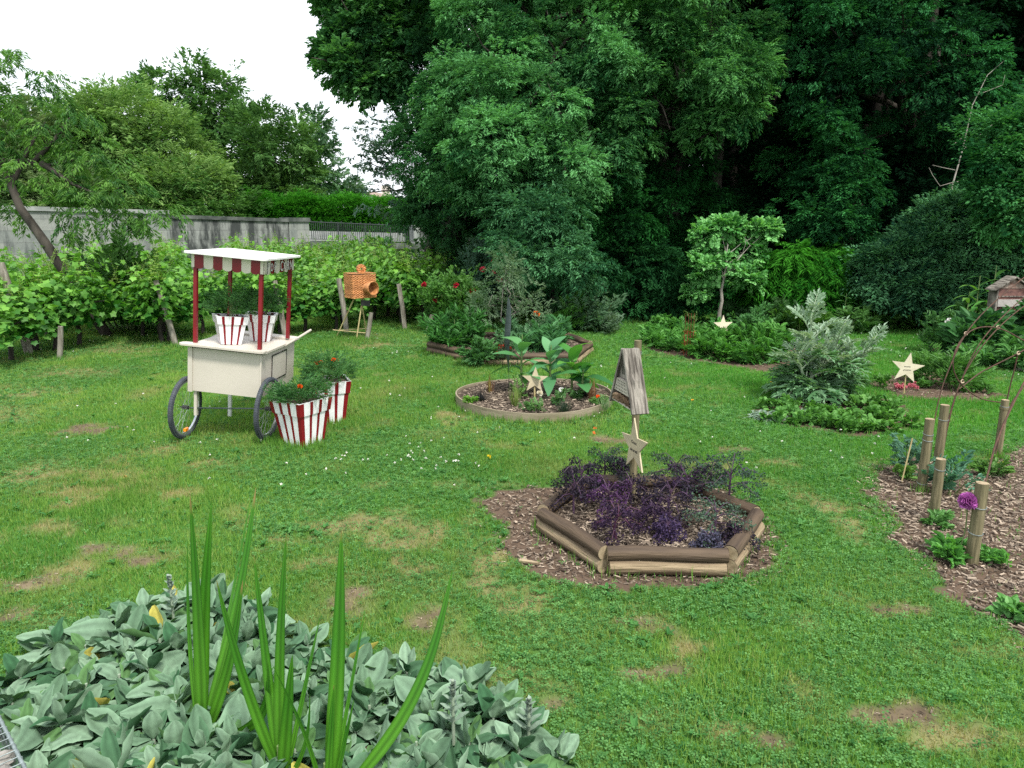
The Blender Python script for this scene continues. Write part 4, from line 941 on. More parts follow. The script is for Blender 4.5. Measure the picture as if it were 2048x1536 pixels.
# bridge deck under the railing
dv = (w3-w2)/np.linalg.norm(w3-w2); LB = np.linalg.norm(w3-w2); ang = math.atan2(dv[1], dv[0])
zd1, zd2 = D(620, 483, 37)[2], D(828, 487, 42)[2]
br = thing('bridge', 'stone bridge deck with a pale low parapet behind the iron railing', 'bridge', (w2[0], w2[1], 0), ang)
def skew(m, x0, x1, y0, y1, a0, a1, b0, b1): m.add([(x0, y0, a0), (x1, y0, a1), (x1, y1, a1), (x0, y1, a0), (x0, y0, b0), (x1, y0, b1), (x1, y1, b1), (x0, y1, b0)], [(3, 2, 1, 0), (4, 5, 6, 7), (0, 1, 5, 4), (1, 2, 6, 5), (2, 3, 7, 6), (3, 0, 4, 7)])
one('deck_edge', COP, br, lambda m: skew(m, -.6, LB+.3, -.35, 5.2, zd1-.32, zd2-.32, zd1, zd2))
one('abutment', WD, br, lambda m: skew(m, -.3, LB, -.1, 5, -.2, -.2, zd1-.325, zd2-.325))
one('far_parapet', CPL, br, lambda m: skew(m, 0, LB+3, 4.5, 4.8, zd1+.003, zd2+.003, zd1+.58, zd2+.55))
rl = thing('iron_railing', 'dark iron railing with thin bars and scroll tops on the bridge', 'railing', (w2[0], w2[1], 0), ang)
hz = .98
def zz(x): return zd1+(zd2-zd1)*x/LB
one('top_rail', IRON, rl, lambda m: m.tube([(0.02, 0, zz(0)+hz), (LB, 0, zz(LB)+hz)], .03, 6))
one('bottom_rail', IRON, rl, lambda m: m.tube([(0.02, 0, zz(0)+.12), (LB, 0, zz(LB)+.12)], .018, 6))
nb = 56; bar = None
for i in range(1, nb):
    x = LB*i/nb; main = i % 14 == 0
    if bar is None:
        mb_ = MB(); mb_.tube([(0, 0, .14), (0, 0, hz-.02)], .019, 5); bar = mb_.build('bar', IRON, rl, loc=(x, 0, zz(x)))
        ms = MB(); ms.tube([(0, 0, .003), (0, 0, hz+.05)], .04, 6); mp_ = ms.build('main_bar', IRON, rl, loc=(LB*14/nb, 0, zz(LB*14/nb)))
    elif not main: o = bar.copy(); C.objects.link(o); o.parent = rl; o.location = (x, 0, zz(x))
    elif i > 14: o = mp_.copy(); C.objects.link(o); o.parent = rl; o.location = (x, 0, zz(x))
for i in range(0, nb, 5):
    x = LB*(i+.5)/nb; one('scroll', IRON, rl, lambda m: m.tube([(0, 0, 0), (.01, 0, .06), (.05, 0, .1), (.08, 0, .06), (.05, 0, .03)], .012, 5), loc=(x, 0, zz(x)+hz))
wall_piece('wall_pier', 'narrow white stone pier at the right end of the railing', w3, w3+dv*.45, D(828, 450, 42)[2], D(828, 450, 42)[2], CPL, CPL, th=.4, cat='pier', ch=.05)
wall_piece('stone_wall', 'grey sloping wall running right from the railing under the trees', w3+dv*.5, w4, D(840, 456, 42.5)[2], D(1150, 470, 50)[2], WD, CPL, ch=.1)
# ---- far house
hs = thing('white_house', 'small white gabled house far behind the hedge with a tiled roof', 'house', tuple(D(738, 409, 92)[:2])+(0,), R_(-12))
hb = D(738, 401, 92)[2]; HW = 2.6
ht = D(738, 384, 92)[2]
one('wall', pmat('house_render', (.7, .7, .68), (.62, .62, .6), 2, .8), hs, lambda m: (m.box((-HW, 0, -.2), (HW, 9, hb-.01)), m.add([(-HW, 0, hb-.01), (HW, 0, hb-.01), (-1.1, 0, ht), (-HW, 9, hb-.01), (HW, 9, hb-.01), (-1.1, 9, ht)], [(0, 1, 2), (3, 5, 4)])))
one('roof', pmat('roof_tile', (.3, .22, .18), (.22, .16, .13), 4, .8), hs, lambda m: (m.add([(-HW-.2, -.2, hb-.15), (-1.1, -.2, ht+.03), (-1.1, 9.2, ht+.03), (-HW-.2, 9.2, hb-.15), (-HW-.2, -.2, hb-.0), (-1.1, -.2, ht+.18), (-1.1, 9.2, ht+.18), (-HW-.2, 9.2, hb)], [(0, 1, 2, 3), (4, 5, 6, 7), (0, 1, 5, 4), (1, 2, 6, 5), (2, 3, 7, 6), (3, 0, 4, 7)]), m.add([(HW+.2, -.2, hb-.15), (-1.1, -.2, ht+.03), (-1.1, 9.2, ht+.03), (HW+.2, 9.2, hb-.15), (HW+.2, -.2, hb-.0), (-1.1, -.2, ht+.18), (-1.1, 9.2, ht+.18), (HW+.2, 9.2, hb)], [(0, 1, 2, 3), (4, 5, 6, 7), (0, 1, 5, 4), (1, 2, 6, 5), (2, 3, 7, 6), (3, 0, 4, 7)])))
one('chimney', pmat('chimney_render', (.6, .55, .5), (.5, .45, .4), 4, .8), hs, lambda m: m.box((.5, 3, hb), (1.5, 3.6, ht+.9)))

# ================================================================== vegetation
# ---- curly kale
K_DARK, K_PUR, K_GRN = (.012, .010, .018), (.055, .045, .068), (.075, .12, .08)
def kale(label, px, py, h, w, cA, cB, nleaf=9, vein=(.25, .05, .2)):
    b = G(px, py, .085); t = thing('kale_plant', label, 'kale', tuple(b), rng.random()*6, 'curly kale plants in the hexagonal bed')
    sm = MB(); lf = MB(); hs_ = h*.62
    sm.tube([(0, 0, -.02), (.01*rng.normal(), .01*rng.normal(), hs_*.5), (0, 0, hs_)], [.010, .008, .006], 7)
    for k in range(nleaf):
        az = k*2.4+rng.random()*.5; top = k/nleaf; z0 = hs_*(.5+.5*top)
        R0 = w/2*(1.35-.75*top)*(.75+.5*rng.random()); up = h*(.02+.36*top)
        p0 = np.array([0, 0, z0]); d = np.array([math.cos(az), math.sin(az), 0])
        m1 = p0+d*R0*.5+np.array([0, 0, up*.9]); m2 = p0+d*R0+np.array([0, 0, up*.75-(1-top)*.06])
        sm.tube([p0, (p0+m1)/2+np.array([0, 0, .01]), m1, m2], [.004, .0035, .003, .0015], 5)
        n = 150; u = rng.random(n)
        ctr = m1*.6+p0*.4; ax = m2-ctr; s = np.array([-d[1], d[0], 0]); ww = .055*(.7+.5*rng.random())
        side = (rng.random(n)*2-1); env = np.sqrt(np.clip(1-(2*u-1)**2*.9, 0, 1))
        P = ctr+ax*u[:, None]*1.25+s*(side*env*ww)[:, None]; P[:, 2] += .018*np.sin(u*25+side*6)+.012*rng.normal(size=n)-.02*np.abs(side)
        dr = unit(rng.normal(size=(n, 3))+s*np.sign(side)[:, None]*.8); nn = unit(rng.normal(size=(n, 3))*.8+np.array([0, 0, 1]))
        tt = np.clip(rng.random(n)*.8+.15*rng.normal(size=n), 0, 1)
        lf.scatter(T_OVAL, P, frames(dr, nn), np.stack([.007+.010*rng.random(n)]*3, 1), colmix(cA, cB, tt))
    lf.build('leaves', LEAFD, t); sm.build('stem', pmat('kale_stem', tuple(x*.7 for x in vein), vein, 9, .6), t)
    return t
KL = [('bare-stemmed purple kale in the far left corner of the bed', 1147, 1027, .40, .34, K_DARK, K_PUR), ('dark kale behind the corner kale on the left edge', 1162, 1006, .38, .30, K_DARK, K_PUR),
      ('low front purple kale with a bright magenta midrib leaf', 1233, 1082, .30, .30, (.016, .011, .026), (.075, .045, .09)), ('tall grey-green kale at the back left of the bed', 1208, 962, .30, .34, (.03, .04, .05), K_GRN),
      ('dark kale directly left of the pole foot', 1242, 965, .24, .24, K_DARK, K_PUR), ('spindly purple kale in the middle of the bed right of the pole foot', 1308, 1060, .25, .24, (.016, .011, .026), (.075, .045, .09)),
      ('squat violet kale near the front middle of the bed', 1334, 1080, .17, .18, (.025, .018, .05), (.11, .075, .16)), ('dense purple kale right of the bed centre', 1339, 1042, .36, .36, K_DARK, K_PUR),
      ('low green and purple kale near the front right of the bed', 1430, 1070, .27, .40, (.04, .06, .05), (.12, .2, .13)), ('smallest bluish kale leaning on the front log', 1416, 1100, .14, .14, (.04, .04, .07), (.13, .13, .2)),
      ('tall branching green-purple kale at the right corner of the bed', 1458, 1014, .46, .42, (.03, .035, .05), (.08, .15, .09)), ('small dark kale lying against the right-hand logs', 1470, 1085, .13, .18, K_DARK, K_PUR),
      ('grey-leaved kale behind the pole on the right', 1352, 975, .32, .40, (.035, .05, .045), K_GRN), ('purple kale filling the bed right behind its centre', 1372, 998, .30, .36, K_DARK, (.10, .06, .13)),
      ('purple kale at the foot of the pole', 1262, 1010, .26, .30, K_DARK, K_PUR), ('purple kale left of centre behind the magenta-veined one', 1215, 1030, .30, .34, K_DARK, (.14, .06, .18)), ('mixed green and purple kale by the far right logs', 1420, 985, .26, .30, K_DARK, K_GRN)]
for i, a in enumerate(KL): kale(*a[:3], a[3]*1.08, a[4]*1.12, *a[5:], nleaf=10, vein=(.09, .025, .06) if i == 2 else (.07, .035, .07))

# ---- lamb's ear mat
TL5 = [strip5(lambda t: .24*math.sin(math.pi*min(1, t*.95+.03))**.7*(1-.22*t), b, c_, 9, w_, b*9) for b, c_, w_ in ((.0, .25, .12), (.3, .1, .25), (.6, .3, .15), (.95, -.1, .3), (.15, -.15, .2), (-.25, .3, .15))]
TL = [strip_template(lambda t: .26*math.sin(math.pi*min(1, t*.96+.02))**.75*(1-.25*t), b, .16, 8, .06) for b in (.05, .35, .7)]
def rosette(mb, c, s, n=12, spike=False):
    for k in range(n):
        ring = k/n; az = k*2.4+rng.random()*.6; el = R_(2)+ring*R_(58)+rng.normal()*.28
        ln = s*(1.15-.45*ring)*(.8+.35*rng.random()); tm, mu_ = TL5[int(rng.random()*6)]
        tt = rng.random(); col = colmix((.035, .10, .045), (.19, .29, .195), np.array([tt**1.1]))
        if rng.random() < .0015: col = np.array([[.4, .36, .08]])
        if rng.random() < .18: col = np.array([[.08, .17, .06]])
        d = rot_from(np.array([az]), np.array([el])); nn = rot_from(np.array([az]), np.array([el+math.pi/2]))+rng.normal(size=3)*.45
        mb.scatter(tm, np.array([c+np.array([math.sin(az), math.cos(az), 0])*.01+np.array([0, 0, .02*ring])]), frames(d, nn), np.array([[ln*(.95+.45*rng.random()), ln, ln]]), col, mu_)
le_pts = []
tries = 0
while len(le_pts) < 150 and tries < 20000:
    tries += 1; p = LAMB.min(0)+rng.random(2)*(LAMB.max(0)-LAMB.min(0)); pp = p[None]
    if not inpoly(pp[:, 0], pp[:, 1], LAMB)[0]: continue
    if p[1] < 1.9 or abs(p[0]) > .74*p[1]+.5: continue
    lx = (p[0]-gq[0])*math.cos(-gdir)-(p[1]-gq[1])*math.sin(-gdir); ly = (p[0]-gq[0])*math.sin(-gdir)+(p[1]-gq[1])*math.cos(-gdir)
    if -.75 < lx < .98 and -.95 < ly < .04: continue
    if all(np.linalg.norm(p-q) > .118 for q in le_pts): le_pts.append(p)
protos = []
for v in range(9):
    t = thing('lambs_ear', 'velvety grey-green lamb\'s-ear rosette in the mat across the bottom left', 'lamb\'s ear', (0, 0, 0), 0, 'soft grey lamb\'s-ear plants at the front')
    m = MB(); h = .045+.05*rng.random(); rosette(m, np.array([0, 0, h]), .165, 9); rosette(m, np.array([.04, .02, h*.35]), .18, 7); m.build('leaves', FUZZ, t, smooth=True)
    one('stem', pmat('woolly_stem', (.3, .36, .28), (.22, .28, .2), 20, .9), t, lambda m: m.tube([(0, 0, -.03), (0, 0, h+.03)], [.008, .006], 7))
    protos.append(t)
for i, p in enumerate(le_pts):
    hill = .05*math.sin(p[0]*3+p[1]*2)
    if i < 9: t = protos[i]; t.location = (p[0], p[1], hill*.5); t.rotation_euler = (0, 0, rng.random()*6)
    else: t = dup(protos[i % 9], loc=(p[0], p[1], hill*.5), rz=rng.random()*6, scale=.72+.45*rng.random())
def spike(label, px, py, h, t_):
    b = D(px, py, t_); t = thing('lambs_ear', label, 'lamb\'s ear', (b[0], b[1], .05), 0, 'soft grey lamb\'s-ear plants at the front')
    zt = b[2]-.05; m = MB()
    for k in range(8):
        z = zt-h+h*k/8; s = .085*(1-.75*k/8)
        for a in (0, math.pi) if k % 2 else (math.pi/2, -math.pi/2): m.scatter(TL[0], np.array([[0, 0, z]]), frames(rot_from(np.array([a]), np.array([.7])), rot_from(np.array([a]), np.array([2.2]))), np.array([[s]*3]), np.array([[.22, .3, .23]]))
    for k in range(40):
        a = rng.random()*6; m.scatter(T_OVAL, np.array([[0, 0, zt-.01-rng.random()*.07]]), frames(rot_from(np.array([a]), np.array([.8])), np.array([[0, 0, 1.]])), np.array([[.02]*3]), np.array([[.27, .33, .3]]))
    m.build('leaves', FUZZ, t, smooth=True); one('stem', pmat('spike_stem', (.25, .31, .23), (.2, .25, .18), 20, .9), t, lambda m: m.tube([(0, 0, 0), (0, 0, zt)], .007, 8))
spike('lamb\'s-ear flower spike rising at the back of the mat behind the sword leaves', 338, 1150, .22, 3.85)
spike('upright lamb\'s-ear shoot at the right end of the mat', 1058, 1395, .16, 3.05)
spike('bushy pale lamb\'s-ear shoot right of the curved sword leaf', 905, 1360, .2, 3.0)

# ---- gladiolus sword leaves
def sword(m, base, tip, w, curve, lean, twist=.5, cA=(.03, .13, .01), cB=(.075, .22, .015)):
    base, tip = np.array(base), np.array(tip); n = 22; V = []; Cc = []
    ax = tip-base; side = unit(np.cross(ax, np.array([0, 1, 0])+np.array([.3, 0, 0])*lean)); fwd = unit(np.cross(side, ax))
    tipb = max(-1, rng.random()*5-3)
    for i in range(n+1):
        t = i/n; ww = w*.62*(min(1, .55+t*1.6))*(1-t**3.2)**.8+.0008; p = base+ax*t+side*curve*math.sin(math.pi*t)+np.array([0, 0, 0])
        a = twist*(t-.3); s_ = side*math.cos(a)+fwd*math.sin(a); f_ = fwd*math.cos(a)-side*math.sin(a)
        for j, k in enumerate((-1, -.5, 0, .5, 1)):
            V.append(p+s_*ww*k+f_*(ww*.10*(abs(k) == .5)-ww*.12*abs(k))); v_ = .5+.5*math.sin(i*.3)+.2*rng.random(); br_ = (1.35 if j % 2 else .72)
            Cc.append((np.array(cA)*(1-v_*.6)*br_+np.array(cB)*v_*.6*br_) if i < n-int(tipb) or tipb < 0 else np.array([.22, .17, .06]))
    m.add(V, [(i*5+j, i*5+j+1, i*5+j+6, i*5+j+5) for i in range(n) for j in range(4)], np.array(Cc))
def glad(label, bpx, t_, leaves):
    b = D(bpx[0], bpx[1], t_); b[2] = .0; t = thing('gladiolus', label, 'gladiolus', tuple(b), 0, 'sword-leaved gladiolus clumps in the lamb\'s ear')
    for (px, py, tt, w, cv, ln) in leaves:
        one('leaf', LEAF, t, lambda m: sword(m, (rng.normal()*.008, rng.normal()*.008, .03), D(px, py, tt)-b, w, cv, ln), smooth=True)
    one('stem', STEM, t, lambda m: m.tube([(0, 0, -.02), (0, 0, .22)], [.014, .009], 8))
glad('gladiolus clump with the tallest upright leaves, leftmost of three', (398, 1450), 3.1, [(380, 985, 3.05, .052, -.01, 1), (423, 1005, 3.1, .048, .01, 0), (512, 975, 3.35, .036, -.03, 0), (375, 1075, 3.2, .02, .02, 1), (486, 1160, 3.0, .04, -.03, 1), (536, 1325, 2.8, .035, -.12, 0), (505, 980, 3.6, .012, 0, 0)])
glad('gladiolus clump with crossing leaves in the middle of the mat', (560, 1520), 2.85, [(508, 1110, 2.9, .034, -.0, 0), (573, 1065, 2.85, .042, .015, 1), (433, 1160, 2.8, .038, .02, 0), (640, 1235, 3.0, .018, 0, 1), (620, 1388, 2.7, .014, -.04, 1), (585, 1310, 2.7, .04, 0, 0)])
glad('gladiolus clump with one long arching leaf, rightmost of three', (652, 1540), 2.75, [(683, 1062, 2.75, .050, -.01, 0), (905, 1140, 2.9, .040, -.09, 1), (668, 1370, 2.65, .022, .0, 0), (708, 1400, 2.6, .016, 0, 1), (545, 1330, 2.6, .018, -.03, 1), (730, 1220, 2.9, .012, 0, 0)])

# ---- canna in the round bed
TC = [strip_template(lambda t: .24*math.sin(math.pi*min(1, t*.95+.03))**.8, b, .10, 8, .03) for b in (.25, .6, 1.0)]
cx, cy = .42, 9.0
for (lab, dx, dy, h, n, cA, cB) in (('tall left canna shoot with upright broad leaves beside the steel stake', -.25, .1, .78, 9, (.05, .17, .06), (.13, .32, .12)), ('middle canna with drooping blue-green leaves behind the star', .12, .15, .64, 9, (.05, .18, .07), (.13, .32, .14)), ('right canna with rolled bright green leaf', .40, .12, .62, 9, (.05, .2, .04), (.14, .36, .07)), ('low dark canna shoot at the right of the clump', .52, -.05, .40, 7, (.03, .13, .04), (.07, .22, .07))):
    t = thing('canna', lab, 'canna', (cx+dx-.05, cy+dy, .1), 0, 'broad-leaved cannas in the round bed')
    for k in range(n):
        z = h*(.25+.7*k/n); a = k*2.5+rng.random(); el = .55+.75*k/n; ln = .36*(.8+.35*rng.random())*(1 if k < n-1 else .8)
        one('leaf', LEAF, t, lambda m: m.scatter(TC[int(rng.random()*3)], np.array([[0, 0, 0.]]), frames(rot_from(np.array([a]), np.array([el])), rot_from(np.array([a]), np.array([el+1.57]))+rng.normal(size=3)*.25), np.array([[ln*1.02, ln, ln]]), colmix(cA, cB, rng.random(1))), loc=(0, 0, z), smooth=True)
    one('stem', STEM, t, lambda m: m.tube([(0, 0, -.02), (0, 0, h*.5), (.01, 0, h)], [.018, .014, .006], 8))
def grassy(name, label, cat, x, y, z, h, n, w, cA, cB, sp_=.7, group=None):
    t = thing(name, label, cat, (x, y, z), 0, group); m = MB(); az = rng.random(n)*6.283; el = R_(86)-sp_*rng.random(n)**.5
    ln = h*(.6+.5*rng.random(n)); m.scatter(T_BLADE, np.stack([np.cos(az), np.sin(az), 0*az], 1)*[1, 1, 1]*0+np.stack([np.sin(az), np.cos(az), 0*az], 1)*.05*rng.random((n, 1)), frames(rot_from(az, el), rot_from(az+math.pi, math.pi/2-el)), np.stack([np.full(n, w), ln, ln*1.3], 1), colmix(cA, cB, rng.random(n)))
    m.build('blades', LEAFD, t); return t
def Gz(px, py, z=.1): return G(px, py, z)
for lab, px, py, h, n, cA, cB, sp_ in (('black mondo grass tuft in the left of the round bed', 960, 803, .16, 130, (.01, .012, .012), (.05, .05, .055), 1.2), ('dark mondo grass tuft at the front right of the round bed', 1128, 825, .17, 130, (.015, .03, .02), (.06, .09, .06), 1.1), ('black mondo grass at the back right of the round bed', 1172, 795, .18, 130, (.01, .012, .012), (.05, .045, .05), 1.1), ('wispy green grass tuft left of the star', 1030, 812, .26, 90, (.12, .2, .05), (.25, .3, .1), .6),
        ('red-stemmed upright grass at the back left of the round bed', 980, 785, .25, 40, (.28, .08, .04), (.25, .25, .08), .35), ('reddish wiry grass at the right of the round bed', 1185, 802, .3, 60, (.2, .09, .05), (.3, .18, .1), .4), ('pale fine grass at the right front of the round bed', 1210, 818, .16, 60, (.12, .2, .1), (.2, .3, .15), .8)):
    q = Gz(px, py); grassy('grass_tuft', lab, 'grass tuft', q[0], q[1], q[2], h, n, .006, cA, cB, sp_)
for lab, px, py, w, h, cA, cB, fc, nf in (('small bright green seedling by the left rim of the round bed', 940, 808, .14, .10, (.1, .25, .03), (.18, .38, .06), None, 0), ('feathery green poppy seedling in front of the star', 1070, 822, .3, .22, (.07, .18, .06), (.15, .3, .1), (.75, .7, .55), 1),
        ('green seedlings at the middle of the round bed left of the star stake', 1045, 800, .28, .28, (.06, .16, .04), (.16, .3, .08), None, 0), ('small plant with one orange-red flower at the right of the round bed', 1196, 812, .1, .12, (.08, .2, .05), (.15, .28, .08), (.85, .1, .01), 1), ('small plant with a white flower at the front of the round bed', 1120, 812, .12, .2, (.06, .16, .05), (.12, .25, .08), (.8, .8, .78), 1), ('tiny low plant with white flowers near the centre right of the round bed', 1157, 797, .08, .06, (.06, .16, .05), (.12, .25, .08), (.8, .8, .78), 1)):
    q = Gz(px, py); bush('seedling', lab, 'seedling', q[0], q[1], w, h, 26, .045, .014, cA, cB, z=q[2], spray=.07, nst=3, flowers=(fc, .03, nf, None) if fc else None)

# ---- generic shrubs; (px, py) is where the clump meets the lawn
def B(name, label, cat, px, py, w, h, back=.45, **k):
    q = G(px, py, k.get('z', 0)); return bush(name, label, cat, q[0], q[1]+back*min(w, 1.4), w, h, **k)
DG, MG = (.03, .11, .025), (.10, .27, .06)
B('perennial', 'dense glossy green perennial at the left end of the log bed', 'perennial', 910, 700, 1.0, .72, n=240, ll=.12, lw=.035, cA=(.02, .10, .02), cB=(.07, .22, .05), z=.1, back=.3)
B('perennial', 'bright green peony clump at the right of the log bed', 'perennial', 1098, 708, .8, .55, n=190, ll=.13, lw=.035, cA=(.03, .12, .04), cB=(.09, .25, .09), z=.1, back=.3)
B('perennial', 'low green mint in the middle of the log bed', 'perennial', 960, 722, .6, .32, n=110, ll=.08, lw=.035, cA=(.04, .13, .04), cB=(.10, .25, .08), z=.1, back=.2)
B('perennial', 'small dark-leaved plant with rusty flowers by the front log', 'perennial', 1003, 722, .32, .3, n=60, ll=.05, lw=.02, cA=(.02, .05, .02), cB=(.06, .12, .05), z=.1, back=.2, flowers=((.35, .04, .02), .035, 5, None))
B('perennial', 'loose green perennials at the back centre of the log bed', 'perennial', 1040, 700, .9, .5, n=170, ll=.09, lw=.03, cA=(.04, .12, .05), cB=(.11, .25, .11), z=.1, back=.3)
B('perennial', 'small plant with an orange flower at the back of the log bed', 'perennial', 1078, 690, .3, .6, n=50, ll=.08, lw=.025, cA=(.04, .12, .05), cB=(.11, .25, .11), z=.1, back=.3, flowers=((.6, .15, .03), .05, 1, None))
# olive shrub
oq = (.0, 13.5)
tree('olive_tree', 'small silvery olive tree in the log bed behind the steel stake', 'tree', (oq[0], oq[1], .1), [(oq[0]-.25, oq[1], 1.25, .45, .35, .35), (oq[0]+.2, oq[1], .95, .45, .35, .35), (oq[0]+.02, oq[1], 1.55, .25, .25, .35), (oq[0]-.5, oq[1], .8, .3, .3, .3), (oq[0]+.4, oq[1]-.1, .7, .3, .3, .25)], (.06, .13, .06), (.19, .28, .17), .025, nsub=9, nspray=5, ll=.055, lw=.016, kind='up', sub_r=.16, spray=.2, bark=PALEBARK, shell=.3, mat=LEAFD)
# buddleia-like clump and edge shrubs
B('shrub', 'grey-purple tinged bushy shrub standing alone on the lawn beyond the log bed', 'shrub', 1185, 668, 1.35, .98, n=300, ll=.13, lw=.03, cA=(.04, .12, .05), cB=(.13, .24, .13))
B('shrub', 'feathery grey-green skirt at the right foot of the lone shrub', 'shrub', 1225, 672, .6, .5, n=90, ll=.1, lw=.015, cA=(.08, .16, .09), cB=(.18, .28, .17))
B('shrub', 'bright green leafy shoots at the left of the lone shrub', 'shrub', 1135, 667, .55, .8, n=90, ll=.11, lw=.03, cA=(.06, .2, .03), cB=(.13, .32, .06))
EDGE = [(1035, 628, 1.6, .9, 'low green hedge-like weeds at the left end of the wood edge', DG, MG), (1085, 626, 1.6, .85, 'mixed weeds at the wood edge right of the olive tree', DG, (.09, .22, .05)), (1130, 622, 1.2, .7, 'low leafy weeds behind the lone shrub', DG, MG),
        (1560, 668, 1.4, .75, 'dark leafy undergrowth at the wood edge right of the quince', (.02, .07, .015), (.05, .15, .03)), (1610, 672, 1.3, .65, 'yellow-green undergrowth behind the cardoon top', (.04, .12, .02), (.1, .24, .04)), (1780, 662, 1.6, .6, 'low bright undergrowth at the wood edge right of the big-leaved weeds', (.03, .11, .02), (.11, .26, .05)), (1850, 660, 1.6, .65, 'green undergrowth at the wood edge behind the white flowers', DG, MG), (1700, 668, 1.3, .5, 'nettle-like undergrowth below the big-leaved weeds', DG, (.09, .22, .05)), (1930, 665, 1.8, .8, 'undergrowth behind the white flowers under the dark shrub', DG, MG), (1480, 655, 1.5, .5, 'low dark undergrowth behind the quince trunk', (.015, .06, .015), (.04, .13, .03))]
for px, py, w, h, lab, cA, cB in EDGE: B('undergrowth', lab, 'undergrowth', px, py, w, h, n=170, ll=.11, lw=.035, cA=cA, cB=cB, back=.2)
for px, py, h, lab in ((1715, 655, 1.15, 'tall weed with big ribbed leaves at the wood edge'), (1688, 660, .8, 'shorter big-leaved weed just left of the tall one'), (1745, 652, .9, 'big-leaved weed just right of the tall one')):
    q = G(px, py); t = thing('tall_weed', lab, 'weed', (q[0], q[1]+.05, 0), 0, 'big-leaved weeds at the wood edge'); m = MB()
    for k in range(20):
        a = k*2.4; el = .2+.8*k/20; ln = .36*(1.1-.6*k/20); m.scatter(TL[2], np.array([[0, 0, h*(.1+.85*k/20)]]), frames(rot_from(np.array([a]), np.array([el])), rot_from(np.array([a]), np.array([el+1.57]))), np.array([[ln*.6, ln, ln]]), colmix((.07, .2, .06), (.15, .36, .14), rng.random(1)))
    m.build('leaves', LEAF, t, smooth=True); one('stem', STEM, t, lambda m: m.tube([(0, 0, -.02), (0, 0, h)], [.018, .006], 7))
# mint bed clumps
MB_ = [(1310, 690, 'left end'), (1345, 703, 'left front'), (1335, 672, 'back left'), (1410, 716, 'front centre'), (1450, 722, 'front right of centre'), (1500, 728, 'front right'), (1540, 727, 'right end'), (1400, 690, 'centre'), (1450, 695, 'centre right'), (1505, 695, 'back right'), (1550, 697, 'far right back'), (1370, 678, 'back centre, left of the star')]
for i, (px, py, w) in enumerate(MB_):
    hgt = .36 if i in (0, 1, 2, 11, 7, 9) else .46
    B('mint_clump', f'green clump at the {w} of the bed before the quince', 'perennial', px, py, .72, hgt, n=130, ll=.095, lw=.03 if i % 2 else .045, cA=(.03, .14, .025), cB=(.12, .33, .06), back=.35, group='green clumps in the bed before the quince')
B('perennial', 'taller bushy green perennial right of the star below the quince', 'perennial', 1515, 678, .9, .62, n=190, ll=.08, lw=.025, cA=(.04, .14, .04), cB=(.1, .27, .08))
q = G(1376, 712); t = thing('red_stemmed_plant', 'upright plant with rusty red lower leaves in the green lawn bed', 'perennial', (q[0], q[1], 0)); m = MB()
n = 110; z = rng.random(n)*.78; az = rng.random(n)*6.283
P = np.stack([np.cos(az)*.04, np.sin(az)*.04, z], 1); P[:, 0] += (rng.integers(0, 4, n)-1.5)*.05
cc = np.where((z < .42)[:, None], colmix((.22, .05, .02), (.3, .12, .05), rng.random(n)), colmix((.06, .14, .04), (.14, .2, .07), rng.random(n)))
m.scatter(T_DIA, P, frames(rot_from(az, R_(40)+az*0), rot_from(az, az*0+2.2)), np.stack([np.full(n, .02), np.full(n, .09), np.full(n, .09)], 1), cc); m.build('foliage', LEAFD, t)
one('stem', pmat('red_stem', (.25, .06, .03), (.18, .05, .03), 9, .6), t, lambda m: [m.tube([((k-1.5)*.05, 0, -.02), ((k-1.5)*.05, 0, .75)], [.008, .003], 5) for k in range(4)])
# quince
qb = G(1444, 662); qx, qy = qb[0], qb[1]+.3
def qd(px, py, dy=0): p = D(px, py, qy*cp+.3+dy); return p
qbl = []
for (px, py, rx, rz) in ((1435, 490, .42, .35), (1475, 475, .36, .34), (1405, 515, .32, .3), (1500, 510, .38, .35), (1450, 540, .5, .35), (1530, 470, .14, .22), (1545, 462, .10, .14), (1400, 545, .28, .24), (1410, 472, .22, .2), (1460, 455, .22, .16), (1395, 582, .2, .06), (1500, 560, .28, .22), (1440, 452, .14, .12)):
    p = qd(px, py); p[0] = qx+(p[0]-qx)*.9; rx = rx*.88; qbl.append((p[0], p[1]+rng.normal()*.12, p[2], rx, rx*.9, rz))
tree('quince_tree', 'young quince tree with pale round leaves and a thin straight trunk', 'tree', (qx, qy, 0), qbl, (.07, .26, .06), (.25, .55, .19), .04, nsub=17, nspray=4, T=T_OVAL, ll=.075, lw=.055, kind='up', sub_r=.10, spray=.17, bark=PALEBARK, mat=LEAF, shell=.35, top=np.array([qx+.1, qy, 1.85]), wob=.05)
